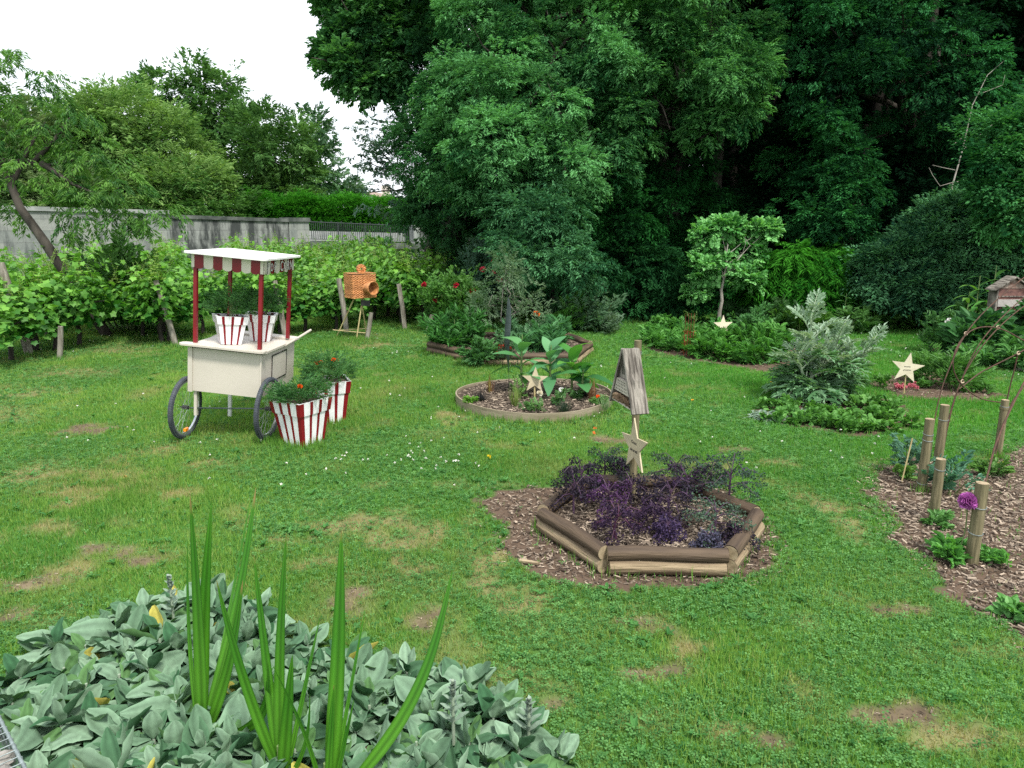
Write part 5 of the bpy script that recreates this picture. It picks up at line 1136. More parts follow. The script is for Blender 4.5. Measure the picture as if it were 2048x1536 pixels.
# ---- cardoon
cb = G(1655, 815); cX, cY = cb[0], cb[1]+.45
ct = thing('cardoon', 'huge silvery cardoon with arching jagged leaves on the right of the lawn', 'cardoon', (cX, cY, 0)); base_c = np.array([cX, cY, 0])
def cardleaf(m, p0, az, el, L_, droop, cA=(.14, .22, .17), cB=(.36, .46, .4)):
    n = 11; d0 = np.array([math.cos(az)*math.cos(el), math.sin(az)*math.cos(el), math.sin(el)]); side = np.array([-math.sin(az), math.cos(az), 0])
    P = [p0+d0*L_*t-np.array([0, 0, 1])*droop*L_*t*t for t in np.linspace(0, 1, n)]; P = np.array(P); tg = unit(np.gradient(P, axis=0))
    m.tube(P, np.linspace(.010, .003, n), 5, (.34, .42, .3))
    for i in range(2, n):
        t = i/(n-1); ln = L_*.34*math.sin(math.pi*min(1, t*.82+.12))
        for s in (-1, 1):
            d = unit(side*s*1.0+tg[i]*.75+np.array([0, 0, .25*rng.normal()])+np.array([0, 0, .15])); nn = np.cross(tg[i], side*s)*s
            col = colmix(cA, cB, rng.random(1)*.9)
            m.scatter(T_DIA, P[i][None], frames(d[None], nn[None]), np.array([[ln*.25, ln, ln]]), col)
            for f, sg in ((.3, 1), (.5, -1), (.65, 1)):
                q = P[i]+d*ln*f; d2 = unit(d+tg[i]*sg*.9+np.array([0, 0, .2*rng.normal()]))
                m.scatter(T_DIA, q[None], frames(d2[None], nn[None]+.2*rng.normal(size=(1, 3))), np.array([[ln*.16, ln*.42, ln*.42]]), col)
    m.scatter(T_DIA, P[-1][None], frames(tg[-1][None], np.array([[0, 0, 1.]])), np.array([[.03, .10, .1]]), colmix(cA, cB, rng.random(1)))
stalks = [((1612, 618), .0), ((1672, 668), .1), ((1738, 690), -.05), ((1640, 700), .2), ((1700, 740), .25), ((1580, 700), -.1)]
for (pp, dy) in stalks:
    tp = D(pp[0], pp[1], cY*cp+.45+dy)-base_c; tp[1] = dy+rng.normal()*.08
    stm = one('stalk', pmat('silver_stem', (.2, .28, .16), (.3, .38, .26), 20, .8), ct, lambda m: m.tube([(tp[0]*.1, tp[1]*.1, 0), (tp[0]*.5, tp[1]*.5, tp[2]*.45), tuple(tp)], [.026, .02, .008], 7))
    def lv(m):
        for k in range(9):
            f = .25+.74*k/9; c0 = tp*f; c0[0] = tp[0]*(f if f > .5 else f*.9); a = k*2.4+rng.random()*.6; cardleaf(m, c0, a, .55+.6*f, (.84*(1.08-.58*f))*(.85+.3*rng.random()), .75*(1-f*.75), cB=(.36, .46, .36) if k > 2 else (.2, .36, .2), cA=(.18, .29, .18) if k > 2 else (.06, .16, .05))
    one('leaves', LEAFD, ct, lv)
def basal(m):
    for k in range(16):
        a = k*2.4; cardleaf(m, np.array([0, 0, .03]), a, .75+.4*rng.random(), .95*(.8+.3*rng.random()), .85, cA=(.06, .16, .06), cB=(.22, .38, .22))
one('basal_leaves', LEAFD, ct, basal)
# ground plants around the cardoon
for px, py, lab in ((1535, 838, 'silver jagged seedling at the left tip of the cardoon patch'), (1620, 835, 'small silvery offset in front of the cardoon')):
    q = G(px, py); t = thing('cardoon_seedling', lab, 'cardoon', (q[0], q[1], 0)); one('leaves', LEAFD, t, lambda m: [cardleaf(m, np.array([0, 0, .02]), a, .4, .26, .4) for a in np.linspace(0, 6.2, 11)])
CP = [(1570, 845), (1600, 838), (1640, 853), (1680, 858), (1720, 862), (1765, 858), (1805, 845), (1590, 815), (1700, 838), (1750, 835), (1790, 822), (1650, 830), (1560, 822), (1730, 815)]
for i, (px, py) in enumerate(CP):
    nm = ('left', 'left', 'middle', 'middle', 'right', 'right', 'right', 'back left', 'inner middle', 'inner right', 'back right', 'inner left', 'back left', 'back right')[i]
    B('strawberry_plant', f'low leafy ground plant, {nm} of the cardoon patch', 'ground plant', px, py, .46, .13, n=38, ll=.05, lw=.04, cA=(.05, .17, .03), cB=(.14, .33, .07), T=T_OVAL, back=.0, spray=.1, group='leafy plants round the cardoon foot', nst=3)
# right bed with star
for px, py, w, h, lab in ((1905, 776, .55, .48, 'airy green peony with thin stems right of the tilted star'), (1862, 764, .4, .45, 'fine leaved peony just right of the tilted star'), (1760, 775, .28, .18, 'small yellow-green plant left of the tilted star'), (1930, 783, .2, .12, 'tiny bright plant in the star bed mulch'), (1965, 785, .2, .12, 'tiny yellow-green seedling at the right of the star bed'), (1850, 775, .14, .1, 'tiny lime seedling below the peony')):
    B('perennial', lab, 'perennial', px, py, w, h, n=int(150*w) if h > .3 else 30, ll=.10 if h > .3 else .05, lw=.022, cA=(.05, .16, .03), cB=(.13, .3, .07), back=0, nst=9, spray=.22 if h > .3 else .08, upness=1.2, stemmat=STEM)
for px, py in ((1795, 772), (1820, 772)): B('pink_flower', f'{"left" if px < 1800 else "right"} clump of fallen pink petals below the tilted star', 'flower', px, py, .25, .06, n=8, ll=.03, lw=.01, spray=.05, nst=2, back=0, flowers=((.6, .2, .24), .03, 7, [tuple(G(px+rng.normal()*9, py+rng.normal()*3, .03)) for _ in range(7)]))
# daisies and border on the right
dq = [D(px, py, 12.6) for px, py in ((1893, 645), (1897, 650), (1905, 647), (1908, 640), (1914, 637), (1918, 642), (1920, 649), (1926, 650), (1930, 645), (1935, 648), (1938, 645), (1932, 655), (1930, 660), (1902, 660), (1906, 664), (1912, 662), (1918, 665), (1940, 660), (1945, 666), (1903, 672), (1908, 685), (1952, 702), (1946, 705), (1925, 670), (1898, 640))]
bush('white_flowering_shrub', 'shrub covered in round white flower heads by the kerb', 'shrub', *G(1915, 712)[:2]+np.array([0, .3]), 1.0, .75, n=170, ll=.08, lw=.03, cA=(.03, .11, .03), cB=(.09, .22, .06), flowers=((.8, .8, .78), .038, 25, dq))
for px, py, w, h, ll_, lw_, lab, cA, cB in ((2010, 728, 1.1, .72, .24, .09, 'large dark green leafy plant behind the kerb below the insect house', (.02, .09, .03), (.07, .2, .06)), (2035, 742, 1.0, .42, .14, .05, 'low bright peony mound at the right end of the kerb', (.05, .17, .04), (.12, .3, .08)), (1960, 716, .8, .45, .1, .03, 'small green shrub between the white flowers and the dark leafy plant', (.04, .14, .04), (.1, .25, .07)), (2095, 715, 1.2, .9, .22, .08, 'dark leafy plant at the right picture edge behind the kerb', (.02, .09, .03), (.07, .2, .06)), (1985, 690, 1.3, .75, .12, .05, 'green rose bush behind the white flowers', (.03, .11, .03), (.09, .22, .06)), (2150, 760, 1.2, .5, .14, .05, 'low border plant beyond the right end of the kerb', (.05, .17, .04), (.12, .3, .08))):
    B('border_plant', lab, 'border plant', px, py, w, h, n=150, ll=ll_, lw=lw_, cA=cA, cB=cB, T=T_OVAL, back=.45)
for px, py, h, lab in ((1962, 690, 1.3, 'tall sweetcorn-like plant left of the right-hand insect house'), (1992, 690, 1.5, 'second tall corn-leaved plant beside the right-hand insect house'), (1945, 690, 1.0, 'shorter corn-leaved plant leaning over the white flowers')):
    q = G(px, py); t = thing('tall_leafy_plant', lab, 'plant', (q[0], q[1]+.3, 0)); m = MB()
    for k in range(11):
        a = (k % 2)*math.pi+rng.normal()*.5+.4; z = h*(.12+.8*k/11); P = []
        for t_ in np.linspace(0, 1, 9): P.append((math.cos(a)*.5*t_, math.sin(a)*.5*t_, z+.42*t_-.5*t_*t_*(1.2-k/18)))
        P = np.array(P); s = np.array([-math.sin(a), math.cos(a), 0]); wd_ = .045*np.sin(np.pi*np.clip(np.linspace(.12, 1, 9), 0, 1))+.002
        V = np.concatenate([P-s*wd_[:, None], P+s*wd_[:, None]]); m.add(V, [(i, i+1, 9+i+1, 9+i) for i in range(8)], (.08+.05*rng.random(), .24+.06*rng.random(), .06))
    m.build('leaves', LEAF, t, smooth=True); one('stem', STEM, t, lambda m: m.tube([(0, 0, -.02), (0, 0, h)], [.018, .008], 7))
# plants at the posts
for px, py, w, h, ll_, lw_, lab, cA, cB in ((1898, 1120, .2, .12, .075, .03, 'broad-leaved green weed at the foot of the greenish post', (.07, .24, .05), (.16, .4, .1)), (1890, 985, .4, .38, .05, .02, 'blue-green rue-like clump behind the short tan post', (.04, .13, .08), (.1, .24, .15)), (1820, 955, .3, .42, .05, .02, 'blue-green herb left of the grey-topped post', (.05, .14, .09), (.12, .25, .17)), (1962, 950, .5, .22, .05, .018, 'yellow-flowered low herb behind the posts', (.08, .2, .05), (.16, .32, .08)), (1985, 1128, .07, .09, .05, .02, 'tiny green seedling in the mulch by the greenish post', (.08, .25, .05), (.16, .4, .1)), (1865, 1052, .14, .1, .05, .02, 'small weed at the foot of the short tan post', (.07, .2, .05), (.14, .32, .09)), (1808, 960, .14, .12, .05, .025, 'small yellow-green seedling at the cane foot', (.1, .25, .05), (.2, .36, .1)), (2030, 1240, .12, .08, .05, .03, 'small green weed in the mulch at the right picture edge', (.06, .2, .05), (.14, .34, .09))):
    B('mulch_bed_plant', lab, 'plant', px, py, w, h, n=int(14+60*w), ll=ll_, lw=lw_, cA=cA, cB=cB, back=0, spray=max(.07, h*.3), T=T_OVAL, nst=5, flowers=((.6, .55, .08), .012, 5, None) if 'yellow-fl' in lab else None)

# ---- roses by the vineyard
def roseat(lst, t): return [tuple(D(a, b, t)) for a, b in lst]
q = G(900, 668); bush('rose_bush', 'round green rose bush with red roses at the end of the vine rows', 'rose bush', q[0], q[1]+.3, 1.3, 1.5, n=420, ll=.08, lw=.04, cA=(.03, .11, .02), cB=(.11, .26, .05), T=T_OVAL, flowers=((.5, .02, .05), .06, 4, roseat([(912, 571), (848, 569), (945, 582), (870, 600)], 15.3)))
q = G(975, 655); bush('rose_bush', 'taller bluish rose bush with pink-red roses against the drooping tree', 'rose bush', q[0], q[1]+1.0, 1.9, 2.1, n=480, ll=.08, lw=.04, cA=(.03, .08, .05), cB=(.09, .19, .12), T=T_OVAL, flowers=((.55, .06, .09), .07, 6, roseat([(990, 523), (1006, 535), (990, 543), (966, 540), (1000, 560), (948, 580)], 16.0)))
q = G(935, 650); bush('rose_bush', 'low grey-green rose shoots between the two rose bushes', 'rose bush', q[0], q[1]+.2, .8, .8, n=90, ll=.07, lw=.03, cA=(.05, .12, .05), cB=(.14, .24, .12))
B('shrub', 'willow-leaved green shrub under the wall at the end of the vineyard', 'shrub', 895, 585, 3.0, 2.3, n=420, ll=.22, lw=.04, cA=(.03, .12, .03), cB=(.1, .25, .08), back=.1)
B('shrub', 'rounded green shrub below the iron railing', 'shrub', 757, 560, 2.2, 2.1, n=300, ll=.2, lw=.05, cA=(.03, .13, .04), cB=(.1, .26, .08), back=.1)
B('shrub', 'yellow-green shrub under the boughs right of the vine rows', 'shrub', 960, 600, 2.6, 1.9, n=320, ll=.18, lw=.05, cA=(.03, .1, .02), cB=(.1, .22, .03), back=.1)
B('shrub', 'dark shrub below the drooping tree beyond the rose bushes', 'shrub', 1020, 600, 2.6, 1.6, n=300, ll=.15, lw=.05, cA=(.015, .06, .02), cB=(.06, .15, .05), back=.1)
q = D(235, 480, 15); bush('elder_shrub', 'dark green shrub at the foot of the leaning fruit tree', 'shrub', q[0]-.3, q[1]+.5, 2.0, 2.1, n=300, ll=.15, lw=.06, cA=(.025, .09, .02), cB=(.08, .2, .04))

# ---- vines
VP = []
for v in range(6):
    t = thing('grapevine', 'grapevine', 'grapevine', (0, 0, 0), 0, 'grapevines in the vineyard rows'); m = MB(); n = 500
    u = rng.normal(size=(n, 3)); P = np.stack([np.clip(u[:, 0]*.26, -.55, .55), (rng.random(n)-.5)*1.5, 0.88+u[:, 2]*.27], 1); P[:, 2] += .1*np.sin(P[:, 1]*4+v)
    low = P[:, 2] < .42; P[low, 2] = .42+rng.random(low.sum())*.3
    out = unit(np.stack([P[:, 0]*2.5, P[:, 1]*.4, P[:, 2]*0-.35], 1)+rng.normal(size=(n, 3))*.45)
    nn = unit(np.stack([P[:, 0]*1.5, P[:, 1]*0, (P[:, 2]-.6)*1.0+.5], 1)+rng.normal(size=(n, 3))*.35)
    s = .085+.06*rng.random(n); tcv = np.clip((P[:, 2]-.7)*.5+rng.random(n)*.75, 0, 1); cc = colmix((.018, .11, .014), (.18, .40, .06), tcv**1.25)  # colour darkens towards the lower leaves: shade under the vine painted in
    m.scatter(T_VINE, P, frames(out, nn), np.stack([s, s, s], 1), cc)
    for k in range(11):
        p0 = np.array([rng.normal()*.12, (rng.random()-.5)*1.3, 1.2]); L_ = .25+.45*rng.random(); dv_ = unit(np.array([rng.normal()*.3, rng.normal()*.3, 1])); q_ = 9
        Pp = p0+dv_*L_*np.linspace(0, 1, q_)[:, None]; a = rng.random(q_)*6.28; ss = .085*(1-.6*np.linspace(0, 1, q_))
        m.scatter(T_VINE, Pp, frames(rot_from(a, a*0+.3), rot_from(a, a*0+1.7)), np.stack([ss]*3, 1), colmix((.16, .32, .05), (.32, .46, .10), rng.random(q_)))
        m.tube(Pp, .004, 4, (.2, .3, .08))
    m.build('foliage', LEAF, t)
    one('trunk', BARK, t, lambda m: (m.tube([(0, 0, -.05), (.04*rng.normal(), .03, .25), (.05*rng.normal(), 0, .5), (0, .02, .72)], [.05, .04, .045, .035], 8, jit=.3), m.tube([(0, .02, .7), (.02, .35, .8), (0, .7, .84)], [.026, .02, .01], 6, jit=.2), m.tube([(0, .02, .7), (.0, -.35, .8), (0, -.7, .84)], [.026, .02, .01], 6, jit=.2)), smooth=True)
    VP.append(t)
ends = [(-10.9, 10.9, 'row beyond the left picture edge'), (-8.5, 12.6, 'row starting at the thick leaning post'), (-6.7, 13.7, 'row from the leaning post left of the cart'), (-4.95, 14.8, 'row from the crooked post behind the cart'), (-3.6, 15.9, 'row starting behind the wicker camera'), (-2.35, 16.4, 'row starting at the squared pale post'), (-1.75, 18.6, 'row ending at the rose bushes')]
ordn = ['first', 'second', 'third', 'fourth', 'fifth', 'sixth', 'seventh', 'eighth', 'ninth', 'tenth', 'eleventh', 'twelfth']
vd = unit(np.array([-.40, .92])); kk = 0; va_ = math.atan2(vd[1], vd[0])-math.pi/2
for ri, (ex, ey, rl_) in enumerate(ends):
    cnt = 0
    for k in range(12):
        p = np.array([ex, ey])+vd*(.55+1.38*k)
        if p[0] < -.74*p[1]-1.2: continue
        # stay this side of the wall
        wn = (w2-w0)/np.linalg.norm(w2-w0); nrm = np.array([wn[1], -wn[0]])
        if np.dot(p-w0, nrm) < 1.4: continue
        lab = f'{ordn[cnt]} grapevine from the lawn in the {rl_}'; cnt += 1
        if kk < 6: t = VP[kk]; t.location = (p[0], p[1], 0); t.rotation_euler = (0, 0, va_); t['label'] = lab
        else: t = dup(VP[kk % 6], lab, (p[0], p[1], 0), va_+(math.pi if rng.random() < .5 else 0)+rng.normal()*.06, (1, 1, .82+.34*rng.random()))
        kk += 1

FV = [(62, 706, 'between the leaning post and the stump post'), (158, 690, 'in front of the leaning fruit tree trunk'), (-70, 742, 'half out of the left picture edge'), (22, 722, 'behind the thick leaning post'), (110, 700, 'just beyond the dark stump post'), (207, 668, 'with a bare dark trunk midway between the stump post and the cart'), (285, 672, 'left of the leaning post beside the cart'), (338, 682, 'at the leaning post left of the cart'), (405, 668, 'seen through the cart left half'), (478, 664, 'seen through the cart right half'), (560, 668, 'at the crooked post just right of the cart'), (610, 664, 'between the crooked post and the wicker camera'), (672, 660, 'small and low left of the wicker camera'), (748, 640, 'close behind the wicker camera'), (795, 632, 'behind the squared pale post'), (845, 640, 'last before the round rose bush')]
for i, (px, py, lab) in enumerate(FV):
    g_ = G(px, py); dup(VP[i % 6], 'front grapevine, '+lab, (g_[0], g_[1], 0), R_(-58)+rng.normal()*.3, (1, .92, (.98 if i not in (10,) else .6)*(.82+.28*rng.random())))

# ---- leaning fruit tree, left
fb = np.array([-8.9, 14.9, 0])
def fd(px, py, dt=0): return D(px, py, 14.3+dt)
fbl = []
for (px, py, rx, rz, dt) in ((-60, 160, 1.0, .9, 0), (40, 170, .7, .6, .2), (10, 250, .9, .7, -.2), (90, 230, .7, .5, .3), (150, 215, .35, .25, 0), (110, 300, .8, .5, 0), (190, 320, .7, .4, .2), (60, 350, .7, .4, -.3), (230, 370, .5, .35, 0), (170, 400, .7, .3, .2), (260, 400, .45, .3, .1), (100, 420, .6, .25, .3), (210, 440, .35, .22, -.1), (290, 425, .3, .25, .1), (330, 420, .16, .15, 0), (0, 410, .5, .3, .5), (150, 445, .3, .2, 0), (-100, 300, .9, .8, 0)):
    p = fd(px, py, dt); fbl.append((p[0], p[1], p[2], rx, rx*.9, rz, (rx*rz)**.8*1.5))
ft = thing('fruit_tree', 'leaning peach tree with long drooping leaves in front of the pale wall', 'tree', tuple(fb))
m = MB(); crown(m, [tuple(np.array(b[:3])-fb)+tuple(b[3:]) for b in fbl], 14, 4.6, T_DIA, .115, .026, (.03, .11, .025), (.15, .31, .06), 'droop', .26, .27, .2); m.build('crown', LEAF, ft)
def ftk(m):
    P = [np.array([.45, .2, -.1])]+[fd(px, py)-fb for px, py in ((100, 500), (78, 468), (40, 415), (22, 370), (2, 320), (-30, 250))]
    m.tube(P, [.11, .095, .085, .078, .07, .062, .045], 12, jit=.12)
    for lst in (((10, 332), (45, 328), (85, 330), (150, 322), (200, 330)), ((22, 370), (60, 300), (80, 240)), ((78, 328), (150, 380), (240, 410)), ((5, 325), (-50, 300), (-100, 280)), ((60, 330), (110, 280), (140, 230))):
        Q = [fd(a, b)-fb+rng.normal(size=3)*.04 for a, b in lst]; m.tube(Q, np.linspace(.06, .012, len(Q)), 7, jit=.15)
one('trunk', BARK, ft, ftk, smooth=True)

# ---- hedge
hA, hB = D(490, 440, 46), D(990, 440, 54)
hd = hB-hA; hL = np.linalg.norm(hd[:2]); hg = thing('hedge', 'long trimmed conifer hedge behind the iron railing', 'hedge', (hA[0], hA[1], 0), math.atan2(hd[1], hd[0]))
hz1 = D(500, 402, 46)[2]; hz2 = D(850, 412, 52)[2]
def hedge(m):
    n = 3600; x = rng.random(n)*hL; top = rng.random(n) < .35; hh = hz1+(hz2-hz1)*x/hL+.18*np.sin(x*2.1)+.12*rng.normal(size=n)
    z = np.where(top, hh, 1.0+(hh-1.0)*rng.random(n)); y = np.where(top, rng.random(n)*1.2, .12*rng.normal(size=n))
    d = unit(np.stack([rng.normal(size=n)*.8+.5, np.where(top, 0, -1.)+.3*rng.normal(size=n), .25+rng.random(n)*.5], 1)); add_sprays(m, np.stack([x, y, z], 1), d, .45+.25*rng.random(n), T_DIA, .17, .05, (.02, .13, .01), (.09, .34, .03), 'flat', rng.random(n)*.8)
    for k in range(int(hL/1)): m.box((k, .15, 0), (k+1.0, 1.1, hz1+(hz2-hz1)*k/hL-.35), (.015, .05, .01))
one('foliage', LEAFD, hg, hedge)
one('stem', BARK, hg, lambda m: [m.tube([(x, .6, 0), (x, .6, 2)], .06, 6) for x in np.arange(.5, hL, 1.2)])

# ---- distant trees left
def dist(label, name, t, blobs, cA, cB, ll=.26, lw=.1, nsub=46, nspray=14, kind='up', sub_r=1.1, spray=.9, tr=.35, gap=0, shell=.6, base=None, group='trees beyond the wall'):
    bl_ = []
    for (px, py, rx, ry) in blobs:
        py = py+18; ry = ry*.85; rx = rx*.9; p = D(px, py, t+rng.normal()*1.0); sc = t/FPX; bl_.append((p[0], p[1], p[2], rx*sc, rx*sc*.85, ry*sc, (rx*ry/6000.)))
    c = np.mean([b[:3] for b in bl_], 0); b0 = base or (c[0], c[1], 0)
    return tree(name, label, 'tree', (b0[0], b0[1], 0), bl_, cA, cB, tr, nsub, nspray, T_DIA, ll, lw, kind, sub_r, spray, None, group, LEAFD, gap, shell)
dist('olive-green willow tree behind the pale wall', 'willow_tree', 44, [(240, 230, 80, 60), (200, 300, 100, 80), (320, 300, 90, 80), (250, 380, 130, 60), (370, 370, 60, 60), (150, 260, 50, 50)], (.08, .19, .05), (.24, .38, .12), .28, .08, nsub=60)
dist('pale willow scrub at the far left behind the fruit tree', 'willow_tree', 40, [(60, 330, 110, 80), (-40, 260, 110, 120), (60, 400, 120, 40), (150, 390, 60, 40)], (.08, .15, .06), (.2, .28, .12), .3, .08)
dist('tall dark green tree with sky showing through its middle', 'ash_tree', 56, [(400, 165, 70, 40), (330, 165, 40, 36), (450, 210, 50, 50), (390, 230, 60, 40), (480, 260, 50, 50), (390, 290, 40, 40), (450, 330, 30, 30), (410, 370, 50, 50)], (.04, .11, .03), (.13, .27, .08), .32, .12, nsub=46, gap=.1)
dist('broad dark green round tree above the stained wall', 'ash_tree', 50, [(520, 270, 70, 50), (570, 320, 70, 60), (500, 350, 60, 50), (590, 370, 50, 40), (540, 390, 100, 40)], (.035, .10, .025), (.12, .24, .07), .34, .11, nsub=34)
dist('tall bluish tree behind the broad round tree', 'poplar_tree', 70, [(625, 260, 38, 40), (630, 320, 36, 50), (600, 240, 24, 20)], (.05, .12, .06), (.14, .26, .14), .45, .16, nsub=40, sub_r=1.4)
dist('lower bluish trees left of the white house', 'poplar_tree', 74, [(670, 360, 40, 40), (690, 385, 30, 25), (650, 395, 40, 24)], (.06, .13, .08), (.16, .27, .17), .45, .16, nsub=40, sub_r=1.4)
dist('dark tree low behind the wall joint', 'ash_tree', 45, [(430, 410, 60, 26), (370, 420, 50, 22), (480, 415, 30, 22)], (.03, .09, .02), (.09, .2, .05), .28, .1, nsub=40)
dist('small dark fir behind the right end of the hedge', 'fir_tree', 62, [(838, 395, 20, 20), (870, 410, 26, 20)], (.02, .07, .03), (.06, .14, .06), .3, .1, nsub=60)

# ---- the wood on the right
WG = 'tall trees of the wood behind the lawn'
def wood(label, name, t, blobs, cA, cB, ll=.085, lw=.027, nsub=10, nspray=34, kind='ash', sub_r=.40, spray=.25, tr=.22, gap=.12, shell=.6, base=None, T=T_DIA, mat=None, ntg=1, skew=1.):
    bl_ = []
    for bb in blobs:
        px, py, rx, ry = bb[:4]; dt = bb[4] if len(bb) > 4 else 0
        p = D(px, py, t+dt); sc = t/FPX; bl_.append((p[0], p[1], p[2], rx*sc, rx*sc*.8, ry*sc, (rx*ry/3600.)**.85))
    b0 = base if base is not None else np.mean([b[:2] for b in bl_], 0)
    zt_ = max(b[2] for b in bl_)
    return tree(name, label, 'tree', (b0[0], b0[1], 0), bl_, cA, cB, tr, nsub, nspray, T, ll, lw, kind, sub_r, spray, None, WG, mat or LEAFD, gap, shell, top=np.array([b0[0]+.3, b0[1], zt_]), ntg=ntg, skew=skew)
def gx(px, t): p = D(px, 450, t); return (p[0], p[1])
LA, LB_ = (.014, .08, .026), (.17, .43, .16)
wood('big bright willow-like ash tree with hanging boughs, front of the wood', 'ash_tree', 15.8, [(1010, 130, 80, 60, 1), (960, 200, 90, 60), (1060, 210, 80, 60), (1000, 290, 80, 55, -.3), (1090, 300, 70, 50), (960, 350, 40, 40, -.3), (900, 330, 50, 50, .4), (930, 400, 50, 40, .6), (1180, 350, 60, 50, .6), (1200, 120, 70, 60, .6), (1030, 370, 60, 30), (1130, 360, 50, 50), (1130, 420, 30, 30), (1180, 280, 60, 50, .5), (1000, 60, 110, 60, 1), (1120, 100, 90, 70, .8), (1230, 200, 60, 60, 1), (1000, -60, 160, 100, 1.5), (1150, -100, 160, 120, 1.5), (920, 280, 50, 60, .5), (895, 170, 45, 70, .8)], LA, LB_, base=gx(1150, 19), tr=.3, nsub=10)
wood('low grey-green bough of the wood hanging behind the rose bushes', 'ash_tree', 15.2, [(1040, 450, 60, 45), (1090, 500, 60, 50), (1040, 530, 45, 40), (1130, 540, 45, 40), (1090, 430, 50, 30), (1060, 400, 50, 30, .8)], (.018, .085, .035), (.14, .36, .16), base=gx(1110, 17), tr=.12)
wood('blue-green tree on the left flank of the wood', 'elm_tree', 18.5, [(850, 220, 70, 60), (880, 300, 70, 60), (900, 390, 80, 60), (830, 300, 50, 50), (850, 130, 90, 60, 1), (930, 440, 70, 40), (850, 440, 40, 40), (960, 380, 60, 60, 1), (820, 60, 80, 60, 1), (900, 20, 120, 90, 1.5), (960, 500, 60, 30, .5), (990, 440, 50, 40, .8)], (.008, .045, .018), (.075, .23, .08), base=gx(950, 20), tr=.28, skew=1.5)
wood('oak with a bough reaching left against the white sky', 'oak_tree', 19.5, [(700, 130, 50, 22), (760, 110, 60, 40), (670, 105, 34, 12), (720, 60, 50, 28), (660, 8, 36, 16), (710, 20, 40, 22), (760, 20, 80, 40), (745, 175, 30, 18), (820, -30, 100, 60), (690, -30, 70, 36), (650, 100, 18, 8), (790, 60, 70, 50), (770, 160, 30, 30)], (.03, .11, .04), (.12, .30, .10), ll=.14, lw=.08, sub_r=.36, kind='flat', base=gx(900, 21), tr=.3, T=T_DIA, nsub=18)
wood('thin airy grey tree left of the wood with sky showing through', 'poplar_tree', 24, [(745, 285, 40, 30), (730, 330, 30, 30), (780, 340, 40, 40), (790, 260, 30, 24), (750, 385, 30, 16), (800, 400, 30, 30)], (.07, .14, .11), (.17, .28, .22), ll=.11, lw=.045, sub_r=.7, nsub=18, nspray=9, gap=.1, base=gx(850, 24), tr=.15)
wood('mid-green ash hanging above the centre of the wood', 'ash_tree', 16.5, [(1300, 60, 90, 60), (1330, 220, 60, 50, .6), (1240, 310, 50, 40, .8), (1400, 60, 80, 50), (1380, 130, 70, 40), (1450, 140, 60, 40, -.5), (1290, 150, 60, 50), (1480, 210, 50, 30, -.3), (1430, 220, 40, 30), (1260, 240, 50, 50), (1330, -40, 160, 70), (1480, 90, 50, 40, .5), (1420, 265, 30, 30), (1500, 150, 40, 40)], (.011, .065, .02), (.16, .42, .13), base=gx(1330, 19), tr=.28, skew=1.6, gap=.15)
wood('dark green tree at the upper right of the wood', 'ash_tree', 17, [(1700, 60, 100, 50), (1620, 40, 80, 50), (1800, 50, 100, 60), (1780, 140, 70, 40), (1700, 130, 70, 35), (1850, 150, 80, 60), (1920, 130, 50, 60), (1960, 180, 30, 40), (1750, -60, 200, 80), (1640, 150, 50, 30), (1900, 210, 60, 40), (1660, 200, 60, 40)], (.003, .024, .011), (.06, .26, .085), base=gx(1800, 20), tr=.3, skew=2.2, gap=.15)
wood('cluster of hanging boughs left of centre in the shadowed wood', 'ash_tree', 17.2, [(1650, 260, 40, 24), (1690, 330, 50, 40), (1660, 300, 50, 30), (1700, 390, 40, 40), (1640, 380, 50, 40), (1640, 450, 50, 36), (1690, 450, 30, 24), (1600, 440, 50, 40, 1), (1590, 330, 50, 50, 1.4), (1740, 250, 50, 24, .8), (1660, 480, 40, 20)], (.004, .035, .012), (.06, .27, .075), base=gx(1690, 18.5), tr=.18, skew=1.5)
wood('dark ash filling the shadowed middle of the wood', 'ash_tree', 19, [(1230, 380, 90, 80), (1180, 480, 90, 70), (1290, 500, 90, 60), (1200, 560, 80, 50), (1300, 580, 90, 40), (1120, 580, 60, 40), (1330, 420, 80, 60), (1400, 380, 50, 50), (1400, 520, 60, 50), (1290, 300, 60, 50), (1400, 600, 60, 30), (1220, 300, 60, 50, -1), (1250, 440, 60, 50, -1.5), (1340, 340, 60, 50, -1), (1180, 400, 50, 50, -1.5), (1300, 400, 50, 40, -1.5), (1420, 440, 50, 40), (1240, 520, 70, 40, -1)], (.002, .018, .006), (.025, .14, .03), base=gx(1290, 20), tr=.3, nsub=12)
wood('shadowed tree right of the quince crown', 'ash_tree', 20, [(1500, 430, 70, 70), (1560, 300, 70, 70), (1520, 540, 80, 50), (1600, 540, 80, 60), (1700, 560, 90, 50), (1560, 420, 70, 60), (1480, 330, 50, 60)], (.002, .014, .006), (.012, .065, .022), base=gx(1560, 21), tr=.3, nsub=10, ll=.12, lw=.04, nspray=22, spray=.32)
wood('dense dark tree behind the right-hand shrubs', 'ash_tree', 19, [(1800, 330, 90, 80), (1900, 320, 100, 80), (1850, 430, 110, 70), (1980, 250, 80, 90), (2050, 150, 100, 120), (1760, 480, 80, 60), (2060, 350, 100, 100), (1950, 450, 100, 70), (2100, 20, 140, 120), (1960, 20, 90, 60)], (.002, .014, .006), (.015, .075, .028), base=gx(1900, 21), tr=.3, nsub=10, ll=.12, lw=.04, nspray=22, spray=.32)
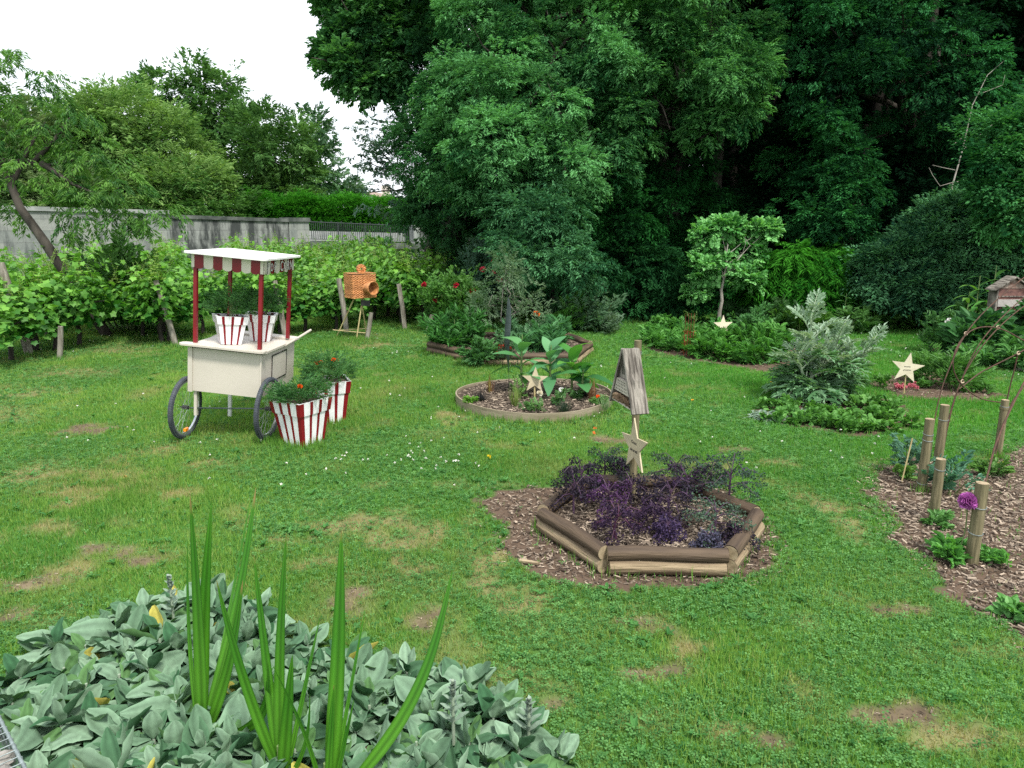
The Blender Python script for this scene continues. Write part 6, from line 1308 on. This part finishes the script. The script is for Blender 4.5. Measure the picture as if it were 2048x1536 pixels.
wood('leafy green tree at the right picture edge', 'maple_tree', 13.8, [(2010, 270, 50, 30), (2050, 250, 60, 40), (2000, 320, 50, 26), (2060, 340, 60, 60), (2010, 370, 50, 26), (2060, 410, 60, 40), (2120, 300, 60, 100), (2020, 420, 30, 20)], (.012, .08, .025), (.10, .32, .10), kind='flat', base=gx(2110, 15), tr=.12, sub_r=.3, spray=.36, ll=.09, lw=.045)
wood('bluish layered shrub spreading at the right of the lawn edge', 'maple_shrub', 15.8, [(1900, 450, 60, 30), (1960, 430, 50, 30), (1860, 500, 70, 30), (1940, 500, 80, 40), (2010, 500, 60, 50), (1800, 530, 70, 24), (1880, 550, 80, 30), (1970, 560, 60, 30), (1830, 575, 60, 20), (1900, 590, 40, 18), (2050, 560, 50, 50), (1760, 560, 30, 16)], (.01, .055, .03), (.15, .38, .17), kind='flat', skew=.8, base=gx(1930, 16.6), tr=.1, sub_r=.26, spray=.32, ll=.085, lw=.04, nsub=26)
wood('bushy willow-leaved shrub right of the quince', 'bamboo_shrub', 16.9, [(1600, 550, 60, 40), (1660, 550, 60, 40), (1560, 560, 40, 40), (1700, 570, 30, 36), (1620, 600, 70, 26), (1690, 530, 30, 20), (1590, 520, 40, 20)], (.01, .09, .008), (.06, .26, .025), kind='droop', base=gx(1630, 17.2), tr=.08, sub_r=.34, spray=.36, ll=.15, lw=.035, nsub=24)
wood('low dark boughs sweeping the ground at the wood edge', 'ash_tree', 17.3, [(1180, 540, 60, 50), (1250, 590, 70, 34), (1330, 560, 60, 40), (1150, 600, 60, 24), (1270, 530, 60, 40), (1360, 600, 60, 24)], (.005, .035, .012), (.035, .15, .045), base=gx(1240, 18), tr=.12)
# bare trunks and dead branches inside the wood
for i, (px, t_, r, lab) in enumerate(((1435, 20.5, .16, 'dark bare trunk standing right of the quince crown'), (1480, 22, .14, 'thin dark trunk behind the gap in the wood'), (1380, 23, .18, 'dark trunk in the gap above the quince'), (1540, 22, .15, 'shadowed trunk left of the hanging boughs'), (1740, 21, .18, 'dark trunk in the black hollow behind the layered shrub'), (1010, 21, .22, 'dark trunk behind the big ash'))):
    b = gx(px, t_); t = thing('bare_trunk', lab, 'tree trunk', (b[0], b[1], 0)); m = MB()
    limbs(m, (0, 0, -.1), (rng.normal()*.6, 0, 11), [(rng.normal()*2, rng.normal()*1, 5+rng.random()*6) for _ in range(6)], r); m.build('trunk', BARK, t, smooth=True)
    m = MB(); crown(m, [(0, 0, 11, 2.4, 2.4, 2.5)], 40, 8, T_DIA, .26, .09, (.02, .07, .03), (.06, .15, .06), 'droop', .9, .8); m.build('crown', LEAFD, t)
q = D(1880, 540, 16.3); t = thing('dead_branch', 'bare grey dead sapling above the layered shrub on the right', 'dead sapling', (q[0], q[1], 0)); m = MB()
def db_(lst, r): m.tube([D(a, b, 16.3)-np.array([q[0], q[1], 0]) for a, b in lst], np.linspace(r, .006, len(lst))*.7, 5)
db_([(1880, 560), (1895, 430), (1905, 370), (1925, 300), (1945, 210), (1975, 150), (2010, 120)], .035)
for l in ([(1905, 365), (1880, 372), (1865, 350), (1858, 335)], [(1905, 365), (1940, 360), (1945, 372)], [(1925, 300), (1960, 270), (1995, 240)], [(1910, 340), (1885, 335), (1865, 330)], [(1932, 270), (1905, 290)], [(1955, 190), (2005, 170), (2010, 150)]): db_(l, .014)
m.build('branches', PALEBARK, t)
# further trees behind, closing the wood
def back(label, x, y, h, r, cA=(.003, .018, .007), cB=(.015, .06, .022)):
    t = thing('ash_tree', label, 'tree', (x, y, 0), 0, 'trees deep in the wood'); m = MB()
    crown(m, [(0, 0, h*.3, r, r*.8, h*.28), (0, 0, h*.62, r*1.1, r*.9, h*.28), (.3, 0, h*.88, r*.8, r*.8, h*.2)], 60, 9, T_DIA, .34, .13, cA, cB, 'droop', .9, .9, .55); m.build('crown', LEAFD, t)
    m = MB(); limbs(m, (0, 0, -.1), (0, 0, h*.9), [(rng.normal()*r*.6, rng.normal()*r*.5, h*(.3+.5*rng.random())) for _ in range(5)], .2); m.build('trunk', BARK, t, smooth=True); return t
b0_ = back('back tree of the wood behind the big ash', 1.0, 25, 15, 2.6)
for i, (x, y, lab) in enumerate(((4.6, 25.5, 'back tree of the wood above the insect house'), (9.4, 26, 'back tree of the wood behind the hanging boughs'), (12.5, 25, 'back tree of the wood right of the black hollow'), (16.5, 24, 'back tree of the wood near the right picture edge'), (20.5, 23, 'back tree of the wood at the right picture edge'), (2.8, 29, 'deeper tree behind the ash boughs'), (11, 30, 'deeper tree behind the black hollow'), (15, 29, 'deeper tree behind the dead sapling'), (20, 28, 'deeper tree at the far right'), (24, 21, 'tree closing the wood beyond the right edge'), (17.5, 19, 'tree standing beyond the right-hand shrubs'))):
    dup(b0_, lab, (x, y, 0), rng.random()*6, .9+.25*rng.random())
# low scrub under the wood
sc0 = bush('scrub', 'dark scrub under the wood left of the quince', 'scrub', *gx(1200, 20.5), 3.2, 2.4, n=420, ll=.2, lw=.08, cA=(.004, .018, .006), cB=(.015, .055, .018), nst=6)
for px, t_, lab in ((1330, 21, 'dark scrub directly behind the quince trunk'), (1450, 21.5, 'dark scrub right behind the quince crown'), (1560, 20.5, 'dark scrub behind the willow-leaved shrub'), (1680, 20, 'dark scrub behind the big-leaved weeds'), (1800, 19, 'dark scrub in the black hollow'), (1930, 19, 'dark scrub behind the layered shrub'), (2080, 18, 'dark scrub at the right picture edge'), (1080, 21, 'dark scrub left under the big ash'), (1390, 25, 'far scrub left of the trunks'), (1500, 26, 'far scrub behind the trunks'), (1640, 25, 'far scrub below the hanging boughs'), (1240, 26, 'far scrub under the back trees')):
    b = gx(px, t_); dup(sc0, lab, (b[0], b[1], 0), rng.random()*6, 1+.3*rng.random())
